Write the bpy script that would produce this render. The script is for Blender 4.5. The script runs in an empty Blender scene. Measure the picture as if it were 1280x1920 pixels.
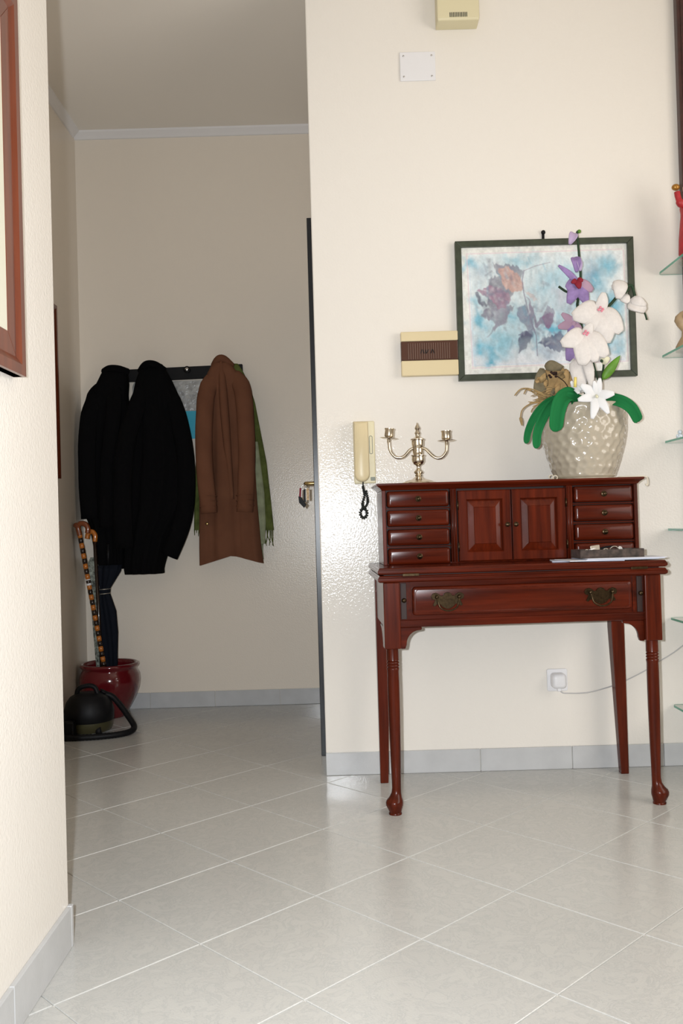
import bpy, bmesh, math, random
import numpy as np
from mathutils import Vector, Matrix
random.seed(7)
S = bpy.context.scene
C = bpy.context.collection
PI = math.pi

# ------------------------------------------------------------------ camera
F_PX, PITCH, ROLL, CAM_H = 1694.0, 0.0131, 0.0284, 0.886
cd = bpy.data.cameras.new('camera'); cam = bpy.data.objects.new('camera', cd); C.objects.link(cam)
cd.sensor_fit = 'VERTICAL'; cd.sensor_height = 22.3; cd.sensor_width = 14.9; cd.lens = F_PX/1920*22.3
cd.clip_start = .02
fw = Vector((0, math.cos(PITCH), math.sin(PITCH))); up0 = Vector((0, -math.sin(PITCH), math.cos(PITCH))); ri0 = Vector((1, 0, 0))
ri = ri0*math.cos(ROLL) - up0*math.sin(ROLL); up = ri0*math.sin(ROLL) + up0*math.cos(ROLL)
m = Matrix((ri, up, -fw)).transposed().to_4x4(); m.translation = Vector((0, 0, CAM_H))
cam.matrix_world = m
S.camera = cam

# ------------------------------------------------------------------ world, light, exposure
S.view_settings.view_transform = 'Standard'; S.view_settings.look = 'None'
S.view_settings.gamma = 1; S.view_settings.use_curve_mapping = False
S.view_settings.exposure = 0.0
W = bpy.data.worlds.new('sky'); S.world = W; W.use_nodes = True
bg = W.node_tree.nodes['Background']; bg.inputs[0].default_value = (.75, .87, 1, 1); bg.inputs[1].default_value = 1.2

DAY_W, FLASH_W = 42, 216
def area(name, loc, rot, sx, sy, power, col):
    l = bpy.data.lights.new(name, 'AREA'); l.shape = 'RECTANGLE'; l.size = sx; l.size_y = sy
    l.energy = power; l.color = col
    o = bpy.data.objects.new(name, l); C.objects.link(o); o.location = loc; o.rotation_euler = rot
    return o
# daylight entering by the window in the right hand wall of the living room
area('daylight_window', (2.37, 1.0, 1.55), (0, PI/2, 0), 1.5, 2.3, DAY_W, (1, .90, .79))
# the flash of the camera, which is turned on its side: a small source left of the lens
fl = bpy.data.lights.new('camera_flash', 'SPOT'); fl.energy = FLASH_W; fl.color = (.90, .95, 1); fl.shadow_soft_size = .014
fl.spot_size = math.radians(108); fl.spot_blend = .9
flo = bpy.data.objects.new('camera_flash', fl); C.objects.link(flo); flo.location = (-.070, .0, CAM_H+.03); flo.rotation_euler = (PI/2, 0, 0)

# ------------------------------------------------------------------ materials
MATS = {}
def mat(name, col, rough=.5, metal=0., spec=.5, bump=None, var=None, coat=0., sheen=0., trans=0., ior=1.45, sss=0.):
    """bump=(scale, strength, distance); var=(scale, amount) value variation by noise"""
    if name in MATS: return MATS[name]
    mt = bpy.data.materials.new(name); mt.use_nodes = True; nt = mt.node_tree; b = nt.nodes['Principled BSDF']
    b.inputs['Base Color'].default_value = (*col, 1); b.inputs['Roughness'].default_value = rough
    b.inputs['Metallic'].default_value = metal; b.inputs['Specular IOR Level'].default_value = spec
    b.inputs['Coat Weight'].default_value = coat; b.inputs['Coat Roughness'].default_value = .08
    b.inputs['Sheen Weight'].default_value = sheen; b.inputs['Transmission Weight'].default_value = trans; b.inputs['IOR'].default_value = ior
    tc = nt.nodes.new('ShaderNodeTexCoord')
    if var:
        n = nt.nodes.new('ShaderNodeTexNoise'); n.inputs['Scale'].default_value = var[0]; n.inputs['Detail'].default_value = 5
        nt.links.new(tc.outputs['Object'], n.inputs['Vector'])
        r = nt.nodes.new('ShaderNodeValToRGB'); a = var[1]
        r.color_ramp.elements[0].position = .3; r.color_ramp.elements[1].position = .7
        r.color_ramp.elements[0].color = (*[max(0, c*(1-a)) for c in col], 1); r.color_ramp.elements[1].color = (*[min(1, c*(1+a)) for c in col], 1)
        nt.links.new(n.outputs['Fac'], r.inputs['Fac']); nt.links.new(r.outputs['Color'], b.inputs['Base Color'])
    if bump:
        n2 = nt.nodes.new('ShaderNodeTexNoise'); n2.inputs['Scale'].default_value = bump[0]; n2.inputs['Detail'].default_value = 3
        nt.links.new(tc.outputs['Object'], n2.inputs['Vector'])
        bp = nt.nodes.new('ShaderNodeBump'); bp.inputs['Strength'].default_value = bump[1]; bp.inputs['Distance'].default_value = bump[2]
        nt.links.new(n2.outputs['Fac'], bp.inputs['Height']); nt.links.new(bp.outputs['Normal'], b.inputs['Normal'])
    MATS[name] = mt; return mt

def wood(name, c1, c2, axis='X', rough=.3, coat=.6, scale=9.):
    if name in MATS: return MATS[name]
    mt = mat(name, c1, rough, coat=coat, spec=.22); nt = mt.node_tree; b = nt.nodes['Principled BSDF']
    tc = nt.nodes.new('ShaderNodeTexCoord'); mp = nt.nodes.new('ShaderNodeMapping')
    sc = [scale*6]*3; sc['XYZ'.index(axis)] = scale*.35
    mp.inputs['Scale'].default_value = sc; nt.links.new(tc.outputs['Object'], mp.inputs['Vector'])
    n = nt.nodes.new('ShaderNodeTexNoise'); n.inputs['Scale'].default_value = 1.; n.inputs['Detail'].default_value = 6; n.inputs['Roughness'].default_value = .6
    nt.links.new(mp.outputs['Vector'], n.inputs['Vector'])
    r = nt.nodes.new('ShaderNodeValToRGB'); r.color_ramp.elements[0].position = .3; r.color_ramp.elements[1].position = .72
    r.color_ramp.elements[0].color = (*c2, 1); r.color_ramp.elements[1].color = (*c1, 1)
    nt.links.new(n.outputs['Fac'], r.inputs['Fac']); nt.links.new(r.outputs['Color'], b.inputs['Base Color'])
    return mt

def floor_mat():
    mt = mat('pale_marbled_tile', (.62, .62, .60), .09); nt = mt.node_tree; b = nt.nodes['Principled BSDF']
    tc = nt.nodes.new('ShaderNodeTexCoord'); oi = nt.nodes.new('ShaderNodeObjectInfo')
    ad = nt.nodes.new('ShaderNodeVectorMath'); ad.operation = 'ADD'
    ml = nt.nodes.new('ShaderNodeVectorMath'); ml.operation = 'SCALE'; ml.inputs['Scale'].default_value = 37.
    nt.links.new(oi.outputs['Random'], ml.inputs[0]); nt.links.new(tc.outputs['Object'], ad.inputs[0]); nt.links.new(ml.outputs[0], ad.inputs[1])
    n = nt.nodes.new('ShaderNodeTexNoise'); n.inputs['Scale'].default_value = 17; n.inputs['Detail'].default_value = 9; n.inputs['Roughness'].default_value = .72; n.inputs['Distortion'].default_value = 1.6
    nt.links.new(ad.outputs[0], n.inputs['Vector'])
    r = nt.nodes.new('ShaderNodeValToRGB'); e = r.color_ramp.elements
    e[0].position = .40; e[0].color = (.555, .55, .525, 1); e[1].position = .66; e[1].color = (.575, .57, .54, 1)
    x = e.new(.497); x.color = (.490, .494, .478, 1); y = e.new(.47); y.color = (.555, .55, .525, 1); z = e.new(.525); z.color = (.565, .56, .535, 1)
    nt.links.new(n.outputs['Fac'], r.inputs['Fac']); nt.links.new(r.outputs['Color'], b.inputs['Base Color'])
    n2 = nt.nodes.new('ShaderNodeTexNoise'); n2.inputs['Scale'].default_value = 230; n2.inputs['Detail'].default_value = 2
    nt.links.new(tc.outputs['Object'], n2.inputs['Vector'])
    bp = nt.nodes.new('ShaderNodeBump'); bp.inputs['Strength'].default_value = .3; bp.inputs['Distance'].default_value = .0012
    nt.links.new(n2.outputs['Fac'], bp.inputs['Height']); nt.links.new(bp.outputs['Normal'], b.inputs['Normal'])
    return mt

M_WALL = mat('cream_satin_paint', (.82, .775, .71), .10, spec=.28, bump=(150, .48, .0014))
M_WALLH = mat('cream_satin_warm_lit', (.82, .74, .635), .2, spec=.22, bump=(175, .42, .0013))  # hall copy of the wall paint, warm light mixed into its colour
M_CEIL = mat('white_ceiling_paint', (.88, .83, .755), .8, spec=.2, bump=(60, .15, .001))
M_TILE = floor_mat()
M_GROUT = mat('pale_grout', (.74, .70, .63), .9)
M_BASE = mat('grey_skirting_tile', (.53, .535, .54), .08, bump=(190, .25, .0008), var=(14, .05))
M_COVE = mat('pale_cove', (.80, .78, .77), .7)
M_WOODX = wood('mahogany_across', (.108, .0135, .0038), (.034, .0042, .0014), 'X', .25, .08)
M_WOODZ = wood('mahogany_upright', (.118, .0155, .0042), (.038, .0048, .0016), 'Z', .25, .08)
M_WOODD = mat('dark_mahogany', (.045, .012, .009), .35, coat=.3, var=(30, .3))
M_SHADOWGAP = mat('dark_wood_recess', (.022, .008, .006), .6)
M_FRAME = wood('red_brown_frame', (.19, .044, .016), (.10, .021, .009), 'Z', .3, .4, 7)
M_FRAMEG = mat('dark_green_frame', (.045, .055, .036), .35, var=(40, .25))
M_BRASS = mat('antique_brass', (.055, .036, .018), .30, metal=.9, var=(120, .4))
M_BRASSL = mat('polished_brass', (.42, .30, .13), .3, metal=1)
M_SILVER = mat('aged_silver', (.66, .58, .46), .20, metal=1, var=(60, .12))
M_CREAMP = mat('yellowed_plastic', (.70, .585, .36), .35)
M_CREAML = mat('pale_yellow_plastic', (.72, .65, .43), .4)
M_BROWNP = mat('smoked_brown_plastic', (.085, .035, .022), .25)
M_BROWNR = mat('smoked_brown_rib', (.16, .095, .07), .3)
M_WHITEP = mat('white_plastic', (.80, .79, .80), .35)
M_GREYP = mat('grey_green_plastic', (.25, .27, .23), .5)
M_DARKRUB = mat('dark_grey_rubber', (.028, .031, .027), .6, spec=.25)
M_BLACK = mat('black_plastic', (.006, .006, .007), .5, spec=.2)
M_BLACKLAQ = mat('black_lacquer', (.012, .014, .018), .3)
M_STEEL = mat('steel', (.6, .6, .6), .25, metal=1)
M_WOOL = mat('black_wool', (.0042, .0042, .0046), 1, spec=.05)
M_CAMEL = mat('brown_wool', (.155, .066, .037), 1, spec=.08, bump=(400, .2, .001), var=(9, .10))
M_SCARF = mat('olive_green_scarf', (.105, .125, .036), 1, spec=.05, bump=(300, .4, .001), var=(25, .25))
M_SCARFP = mat('pale_sage_scarf', (.30, .32, .20), 1, spec=.05, var=(25, .2))
M_NAVY = mat('navy_umbrella_cloth', (.006, .0078, .013), .8, spec=.12)
M_POTRED = mat('oxblood_glaze', (.105, .006, .009), .12, coat=.5)
M_POTCR = mat('cream_pearl_glaze', (.44, .385, .30), .18, coat=.5)
M_SOIL = mat('moss_filling', (.10, .08, .05), 1)
M_GLASS = mat('green_edged_glass', (.86, .95, .91), .02, trans=1, ior=1.5)
M_GLASSE = mat('green_glass_edge', (.10, .40, .28), .12, spec=.6)
M_PANE = mat('window_glass', (1, 1, 1), .0, trans=1, ior=1.45)
M_FELT = mat('green_felt', (.018, .165, .052), 1, spec=.05, bump=(500, .4, .001))
M_STEM = mat('dark_green_stem', (.018, .045, .018), .7, bump=(200, .5, .002))
M_LEAF = mat('fresh_leaf', (.10, .24, .022), .5, var=(30, .25))
M_PETW = mat('white_knit_petal', (.70, .66, .63), .9, spec=.1, bump=(320, .5, .0015), var=(90, .05))
M_PETS = mat('white_silk_petal', (.74, .74, .75), .6)
M_PETP = mat('violet_petal', (.30, .21, .43), .9, spec=.1, bump=(320, .4, .001), var=(60, .15))
M_PETL = mat('lilac_petal', (.48, .38, .55), .9, spec=.1, bump=(320, .4, .001))
M_PETK = mat('dusty_mauve_petal', (.47, .31, .41), .9, spec=.1)
M_RED = mat('crimson_lip', (.24, .010, .026), .8)
M_PINK = mat('pink_bead', (.72, .25, .32), .4)
M_YEL = mat('yellow_spadix', (.82, .66, .18), .7)
M_CREAMB = mat('cream_bud', (.75, .72, .52), .8)
M_STRAW = mat('dried_straw', (.36, .245, .11), .9, var=(40, .3))
M_KRAFT = mat('tan_sacking', (.46, .30, .135), 1, bump=(150, .6, .003), var=(25, .3))
M_KRAFTD = mat('grey_brown_dry_leaf', (.20, .165, .10), 1, var=(30, .3))
M_DRYDK = mat('dark_dried_seed', (.035, .016, .012), .9)
M_LACE = mat('cream_lace', (.72, .65, .52), .9, bump=(200, .5, .002))
M_PAPER = mat('white_paper', (.72, .74, .82), .7)
M_PAPERB = mat('bluish_paper', (.52, .57, .70), .7)
M_TRAY = mat('worn_lacquer_tray', (.050, .034, .028), .45, var=(60, .7))
M_BAG = mat('crinkled_clear_bag', (.40, .40, .39), .25, bump=(40, .9, .01), var=(30, .3))
M_TURQ = mat('turquoise_card', (.03, .40, .55), .5)
M_LAMB = mat('tortoise_cane', (.42, .13, .018), .2, coat=.5)
M_CANEDK = mat('charred_cane_band', (.016, .008, .005), .25, coat=.5)
M_CANEHD = mat('red_brown_cane_grip', (.17, .042, .012), .25, coat=.5)
M_FIGRED = mat('red_figurine_paint', (.42, .022, .028), .45, var=(50, .2))
M_FIGGOLD = mat('gold_figurine_paint', (.40, .19, .035), .3, metal=.5)
M_FIGSKIN = mat('figurine_flesh_paint', (.62, .32, .22), .5)
M_FIGTAN = mat('carved_tan_wood', (.42, .29, .165), .5, var=(25, .25))
M_FIGBL = mat('blue_white_china', (.62, .70, .82), .15, var=(150, .35))
M_MAT = mat('ivory_mount', (.70, .68, .56), .6)
M_CABLE = mat('grey_cable', (.50, .49, .49), .5)
M_MOTIF = mat('patterned_cloth', (.20, .22, .19), .9, var=(70, 1.0))
M_KHAKI = mat('olive_plastic', (.050, .045, .020), .4)
M_HALLPIC = mat('dark_print', (.07, .055, .035), .4)
M_SHELL = mat('pale_metal_trinket', (.45, .40, .33), .35, metal=.7)

# ------------------------------------------------------------------ mesh helpers
class MB:
    def __init__(s): s.v = []; s.f = []
    def add(s, vs, fs):
        o = len(s.v); s.v += [tuple(map(float, v)) for v in vs]; s.f += [tuple(i+o for i in f) for f in fs]; return s
    def box(s, x0, x1, y0, y1, z0, z1):
        return s.add([(x0,y0,z0),(x1,y0,z0),(x1,y1,z0),(x0,y1,z0),(x0,y0,z1),(x1,y0,z1),(x1,y1,z1),(x0,y1,z1)],
                     [(0,3,2,1),(4,5,6,7),(0,1,5,4),(1,2,6,5),(2,3,7,6),(3,0,4,7)])
    def loft(s, rings, cap=True, closed=True):
        n = len(rings[0]); vs = [p for r in rings for p in r]; fs = []
        for i in range(len(rings)-1):
            for j in range(n if closed else n-1):
                k = (j+1) % n
                fs.append((i*n+j, i*n+k, (i+1)*n+k, (i+1)*n+j))
        if cap: fs += [tuple(range(n-1, -1, -1)), tuple((len(rings)-1)*n+j for j in range(n))]
        return s.add(vs, fs)
    def lathe(s, prof, c=(0,0,0), seg=32, cap=True):
        return s.loft([[(c[0]+r*math.cos(2*PI*j/seg), c[1]+r*math.sin(2*PI*j/seg), c[2]+z) for j in range(seg)] for r, z in prof], cap)
    def tube(s, path, rad, seg=10, cap=True, flat=1., upv=(0, 0, 1)):
        P = [Vector(p) for p in path]; R = rad if hasattr(rad, '__len__') else [rad]*len(P); rings = []
        last = None
        for i, p in enumerate(P):
            t = (P[min(i+1, len(P)-1)]-P[max(i-1, 0)]).normalized()
            if last is None:
                a = Vector(upv) if abs(t.dot(Vector(upv))) < .95 else Vector((0, 1, 0))
                n = (a - t*a.dot(t)).normalized()
            else: n = (last - t*last.dot(t)).normalized()
            last = n; b = t.cross(n)
            rings.append([p + (n*math.cos(2*PI*j/seg)*flat + b*math.sin(2*PI*j/seg))*R[i] for j in range(seg)])
        return s.loft(rings, cap)
    def prism(s, poly, y0, y1):           # polygon in x,z extruded along y
        n = len(poly)
        return s.add([(x, y0, z) for x, z in poly]+[(x, y1, z) for x, z in poly],
                     [tuple(range(n)), tuple(range(2*n-1, n-1, -1))]+[(i+n, (i+1) % n+n, (i+1) % n, i) for i in range(n)])
    def prismz(s, poly, z0, z1):
        n = len(poly)
        return s.add([(x, y, z0) for x, y in poly]+[(x, y, z1) for x, y in poly],
                     [tuple(range(n-1, -1, -1)), tuple(range(n, 2*n))]+[(i, (i+1) % n, (i+1) % n+n, i+n) for i in range(n)])
    def ball(s, c, r, seg=16, rings=10):
        rx, ry, rz = r if hasattr(r, '__len__') else (r, r, r)
        R = []
        for i in range(rings+1):
            a = -PI/2+PI*i/rings; q = max(math.cos(a), .02)
            R.append([(c[0]+rx*q*math.cos(2*PI*j/seg), c[1]+ry*q*math.sin(2*PI*j/seg), c[2]+rz*math.sin(a)) for j in range(seg)])
        return s.loft(R)
    def petal(s, base, tip, width, nrm=(0, -1, 0), cup=.15, bend=.15, th=.0012, nl=9, nw=6, shape=.62, wave=0., point=False):
        b = Vector(base); t = Vector(tip); L = (t-b).length; d = (t-b).normalized()
        n = Vector(nrm); n = (n-d*n.dot(d)).normalized(); w = d.cross(n)
        def pt(i, j):
            u = i/nl; q = -1+2*j/nw
            if point: ww = math.sin(PI*min(1, u**.75))**.8*.98+.04
            else: ww = (math.sin(PI*(.06+.90*u**shape)))**.6 if u < 1 else .30
            p = b+d*(L*u)+w*(q*width*.5*ww)
            p += n*(bend*L*math.sin(PI*u) - cup*width*q*q*ww + wave*math.sin(3*PI*u+q*2))
            return p
        top = [[pt(i, j) for j in range(nw+1)] for i in range(nl+1)]
        rings = [r+[p-n*th for p in reversed(r)] for r in top]
        return s.loft(rings)
    def build(s, name, material, parent=None, smooth=False, bevel=0., seg=2, sub=0, auto=None):
        me = bpy.data.meshes.new(name); me.from_pydata(s.v, [], s.f)
        bm = bmesh.new(); bm.from_mesh(me); bmesh.ops.recalc_face_normals(bm, faces=bm.faces)
        if bevel: bmesh.ops.bevel(bm, geom=[e for e in bm.edges if len(e.link_faces) == 2 and e.calc_face_angle(0) > .6], offset=bevel, segments=seg, affect='EDGES', clamp_overlap=True, profile=.5)
        bm.to_mesh(me); bm.free()
        if smooth:
            me.polygons.foreach_set('use_smooth', [True]*len(me.polygons))
            if auto is not None:
                me.set_sharp_from_angle(angle=auto)
        me.materials.append(material)
        o = bpy.data.objects.new(name, me); C.objects.link(o)
        if parent: o.parent = parent
        return o

def tag(o, label, cat, group=None):
    o['label'] = label; o['category'] = cat
    if group: o['group'] = group
    return o
def thing(name, label, cat, loc=(0, 0, 0), rz=0, group=None):
    o = bpy.data.objects.new(name, None); C.objects.link(o); o.location = loc; o.rotation_euler = (0, 0, rz)
    o.empty_display_size = .05
    return tag(o, label, cat, group)
def struct(o): o['kind'] = 'structure'; return o
def share(src, name, loc, parent, rz=0):
    o = src.copy(); C.objects.link(o); o.name = name; o.parent = parent; o.location = loc; o.rotation_euler = (0, 0, rz); return o
def smooth_path(pts, n=6):
    P = [Vector(p) for p in pts]; out = []
    for i in range(len(P)-1):
        p0, p1, p2, p3 = P[max(i-1, 0)], P[i], P[i+1], P[min(i+2, len(P)-1)]
        for k in range(n):
            t = k/n
            out.append(.5*((2*p1)+(p2-p0)*t+(2*p0-5*p1+4*p2-p3)*t*t+(3*p1-p0-3*p2+p3)*t**3))
    return out+[P[-1]]
def rrect(x0, x1, z0, z1, r, n=5):
    out = []
    for cx, cz, a0 in ((x1-r, z0+r, -PI/2), (x1-r, z1-r, 0), (x0+r, z1-r, PI/2), (x0+r, z0+r, PI)):
        out += [(cx+r*math.cos(a0+PI/2*k/n), cz+r*math.sin(a0+PI/2*k/n)) for k in range(n+1)]
    return out
def pillow_panel(mb, x0, x1, z0, z1, yf, yb, r, e):
    """a slab with rounded corners whose front edge is rounded over; front at yf (< yb)"""
    rings = []
    for ins, y in ((0, yb), (0, yf+e), (e*.12, yf+e*.55), (e*.42, yf+e*.18), (e, yf)):
        rr = max(r-ins*.5, .001)
        rings.append([(x, y, z) for x, z in rrect(x0+ins, x1-ins, z0+ins, z1-ins, rr)])
    mb.loft(rings); return mb

# ------------------------------------------------------------------ the setting
WY, BY, HX, LX, LE, CX, CZ = 3.205, 4.49, -1.28, -.609, 1.95, -.079, 2.875
RX, RY = 2.4, -3.6
fl_o = struct(MB().box(-1.60, RX+.35, RY-.35, BY+.45, -.12, -.0035).build('floor', M_GROUT))
TS, TH = .3329, .7706
a = Vector((math.cos(TH), math.sin(TH), 0)); b = Vector((math.sin(TH), -math.cos(TH), 0)); o0 = Vector((-.5585, 2.175, 0))
g = .0013; h = TS/2-g
tile_src = None
for i in range(-40, 40):
    for j in range(-40, 40):
        c = o0+a*(TS*(i+.5))+b*(TS*(j+.5))
        inroom = (LX-.23 < c.x < RX+.1 and RY-.1 < c.y < WY+.23) or (HX-.2 < c.x < CX+.1 and LE-.23 < c.y < BY+.2)
        if not inroom: continue
        if tile_src is None:
            tile_src = MB().box(-h, h, -h, h, -.010, 0).build('tile', M_TILE, fl_o, bevel=.0012, seg=1); t = tile_src
        else:
            t = tile_src.copy(); C.objects.link(t); t.parent = fl_o
        t.location = c; t.rotation_euler = (0, 0, TH + PI/2*random.randint(0, 3))

def shell(name, mb, m=M_WALL, bevel=.004): return struct(mb.build(name, m, bevel=bevel))
shell('wall_left', MB().box(-1.43, LX, RY-.15, LE, 0, CZ))
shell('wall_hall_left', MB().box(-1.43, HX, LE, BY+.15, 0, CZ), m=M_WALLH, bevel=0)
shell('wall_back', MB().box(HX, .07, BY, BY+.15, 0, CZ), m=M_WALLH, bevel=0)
shell('wall_main', MB().box(CX, RX+.15, WY, WY+.15, 0, CZ))
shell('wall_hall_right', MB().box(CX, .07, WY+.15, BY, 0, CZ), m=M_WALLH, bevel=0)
struct(MB().box(-1.43, RX+.15, RY-.15, BY+.15, CZ, CZ+.1).build('ceiling', M_CEIL))
# right wall with a window opening, plain rear wall
shell('wall_right', MB().box(RX, RX+.15, RY, -.20, 0, CZ).box(RX, RX+.15, 2.20, WY, 0, CZ).box(RX, RX+.15, -.20, 2.20, 0, .76).box(RX, RX+.15, -.20, 2.20, 2.34, CZ), bevel=0)
shell('wall_rear', MB().box(LX, RX+.15, RY-.15, RY, 0, CZ), bevel=0)
def window(n, axis, p, a0, a1, z0, z1):
    def bx(mb, u0, u1, d0, d1, w0, w1): return mb.box(d0, d1, u0, u1, w0, w1) if axis == 'x' else mb.box(u0, u1, d0, d1, w0, w1)
    fr = MB(); q = .06
    for u0, u1, w0, w1 in ((a0, a0+q, z0, z1), (a1-q, a1, z0, z1), (a0+q, a1-q, z0, z0+q), (a0+q, a1-q, z1-q, z1), ((a0+a1)/2-.04, (a0+a1)/2+.04, z0+q, z1-q)):
        bx(fr, u0, u1, p-.03, p+.03, w0, w1)
    w = struct(fr.build('window_%d' % n, M_WHITEP))
    for u0, u1 in ((a0+q, (a0+a1)/2-.04), ((a0+a1)/2+.04, a1-q)):
        bx(MB(), u0, u1, p-.003, p+.003, z0+q, z1-q).build('pane', M_PANE, w)
window(1, 'x', RX+.09, -.20, 2.20, .76, 2.34)

# skirting: one backing per wall, single grey tiles as its pieces
def skirting(name, axis, p, sgn, a0, a1, j0, step, hgt):
    """axis: direction along which the tiles run; p: wall face; sgn: side on which the room lies"""
    lo, hi = sorted((p, p+sgn*.003)); tlo, thi = sorted((p, p+sgn*.010))
    bk = MB()
    (bk.box(a0, a1, lo, hi, .001, hgt-.002) if axis == 'x' else bk.box(lo, hi, a0, a1, .001, hgt-.002))
    root = struct(bk.build(name, M_GROUT))
    k = math.floor((a0-j0)/step); x = j0+k*step
    while x < a1-.001:
        u0, u1 = max(a0, x+.0012), min(a1, x+step-.0012)
        if u1-u0 > .01:
            mb = MB(); (mb.box(u0, u1, tlo, thi, .0005, hgt) if axis == 'x' else mb.box(tlo, thi, u0, u1, .0005, hgt))
            mb.build('tile', M_BASE, root, bevel=.0015)
        x += step
    return root
skirting('baseboard_main', 'x', WY, -1, CX, RX, .465, .3235, .079)
skirting('baseboard_back', 'x', BY, -1, HX, CX, -.971, .3205, .077)
skirting('baseboard_left', 'y', LX, 1, RY, LE, 1.60, .335, .088)
skirting('baseboard_hall_left', 'y', HX, 1, LE, BY-.01, 4.2, .32, .077)
# narrow cove under the hall ceiling
cv = [(0, 0), (0, -.036), (.006, -.034), (.016, -.022), (.030, -.008), (.034, 0)]
struct(MB().add([(HX+.0, BY-d, CZ+z) for d, z in cv]+[(CX, BY-d, CZ+z) for d, z in cv], [tuple(range(6)), tuple(range(11, 5, -1))]+[(i, i+6, (i+1) % 6+6, (i+1) % 6) for i in range(6)]).build('trim_1', M_COVE))
struct(MB().add([(HX+d, LE, CZ+z) for d, z in cv]+[(HX+d, BY-.034, CZ+z) for d, z in cv], [tuple(range(6)), tuple(range(11, 5, -1))]+[(i, i+6, (i+1) % 6+6, (i+1) % 6) for i in range(6)]).build('trim_2', M_COVE))

# entrance door in the right hand wall of the hall: black frame, wooden leaf, brass lever
dr = MB()
dr.box(CX-.024, CX, 3.47, 3.55, .0, 2.07).box(CX-.024, CX, 4.30, 4.38, 0, 2.07).box(CX-.024, CX, 3.55, 4.30, 1.99, 2.07)
door = struct(dr.build('door_1', M_BLACKLAQ, bevel=.002))
leaf = MB().box(CX-.014, CX, 3.552, 4.298, .005, 1.988).build('leaf', M_WOODZ, door)
for z0, z1 in ((.2, .9), (1.2, 1.86)):
    MB().box(CX-.019, CX-.013, 3.66, 4.19, z0, z1).build('panel', M_WOODZ, door, bevel=.004)
MB().tube(smooth_path([(CX-.014, 3.70, 1.055), (CX-.055, 3.70, 1.055), (CX-.066, 3.715, 1.055), (CX-.068, 3.80, 1.053)]), .008, 10).build('handle', M_BRASSL, door, True)
MB().box(CX-.020, CX-.014, 3.675, 3.725, .93, 1.12).build('lock_plate', M_BRASSL, door, bevel=.002)

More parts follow.
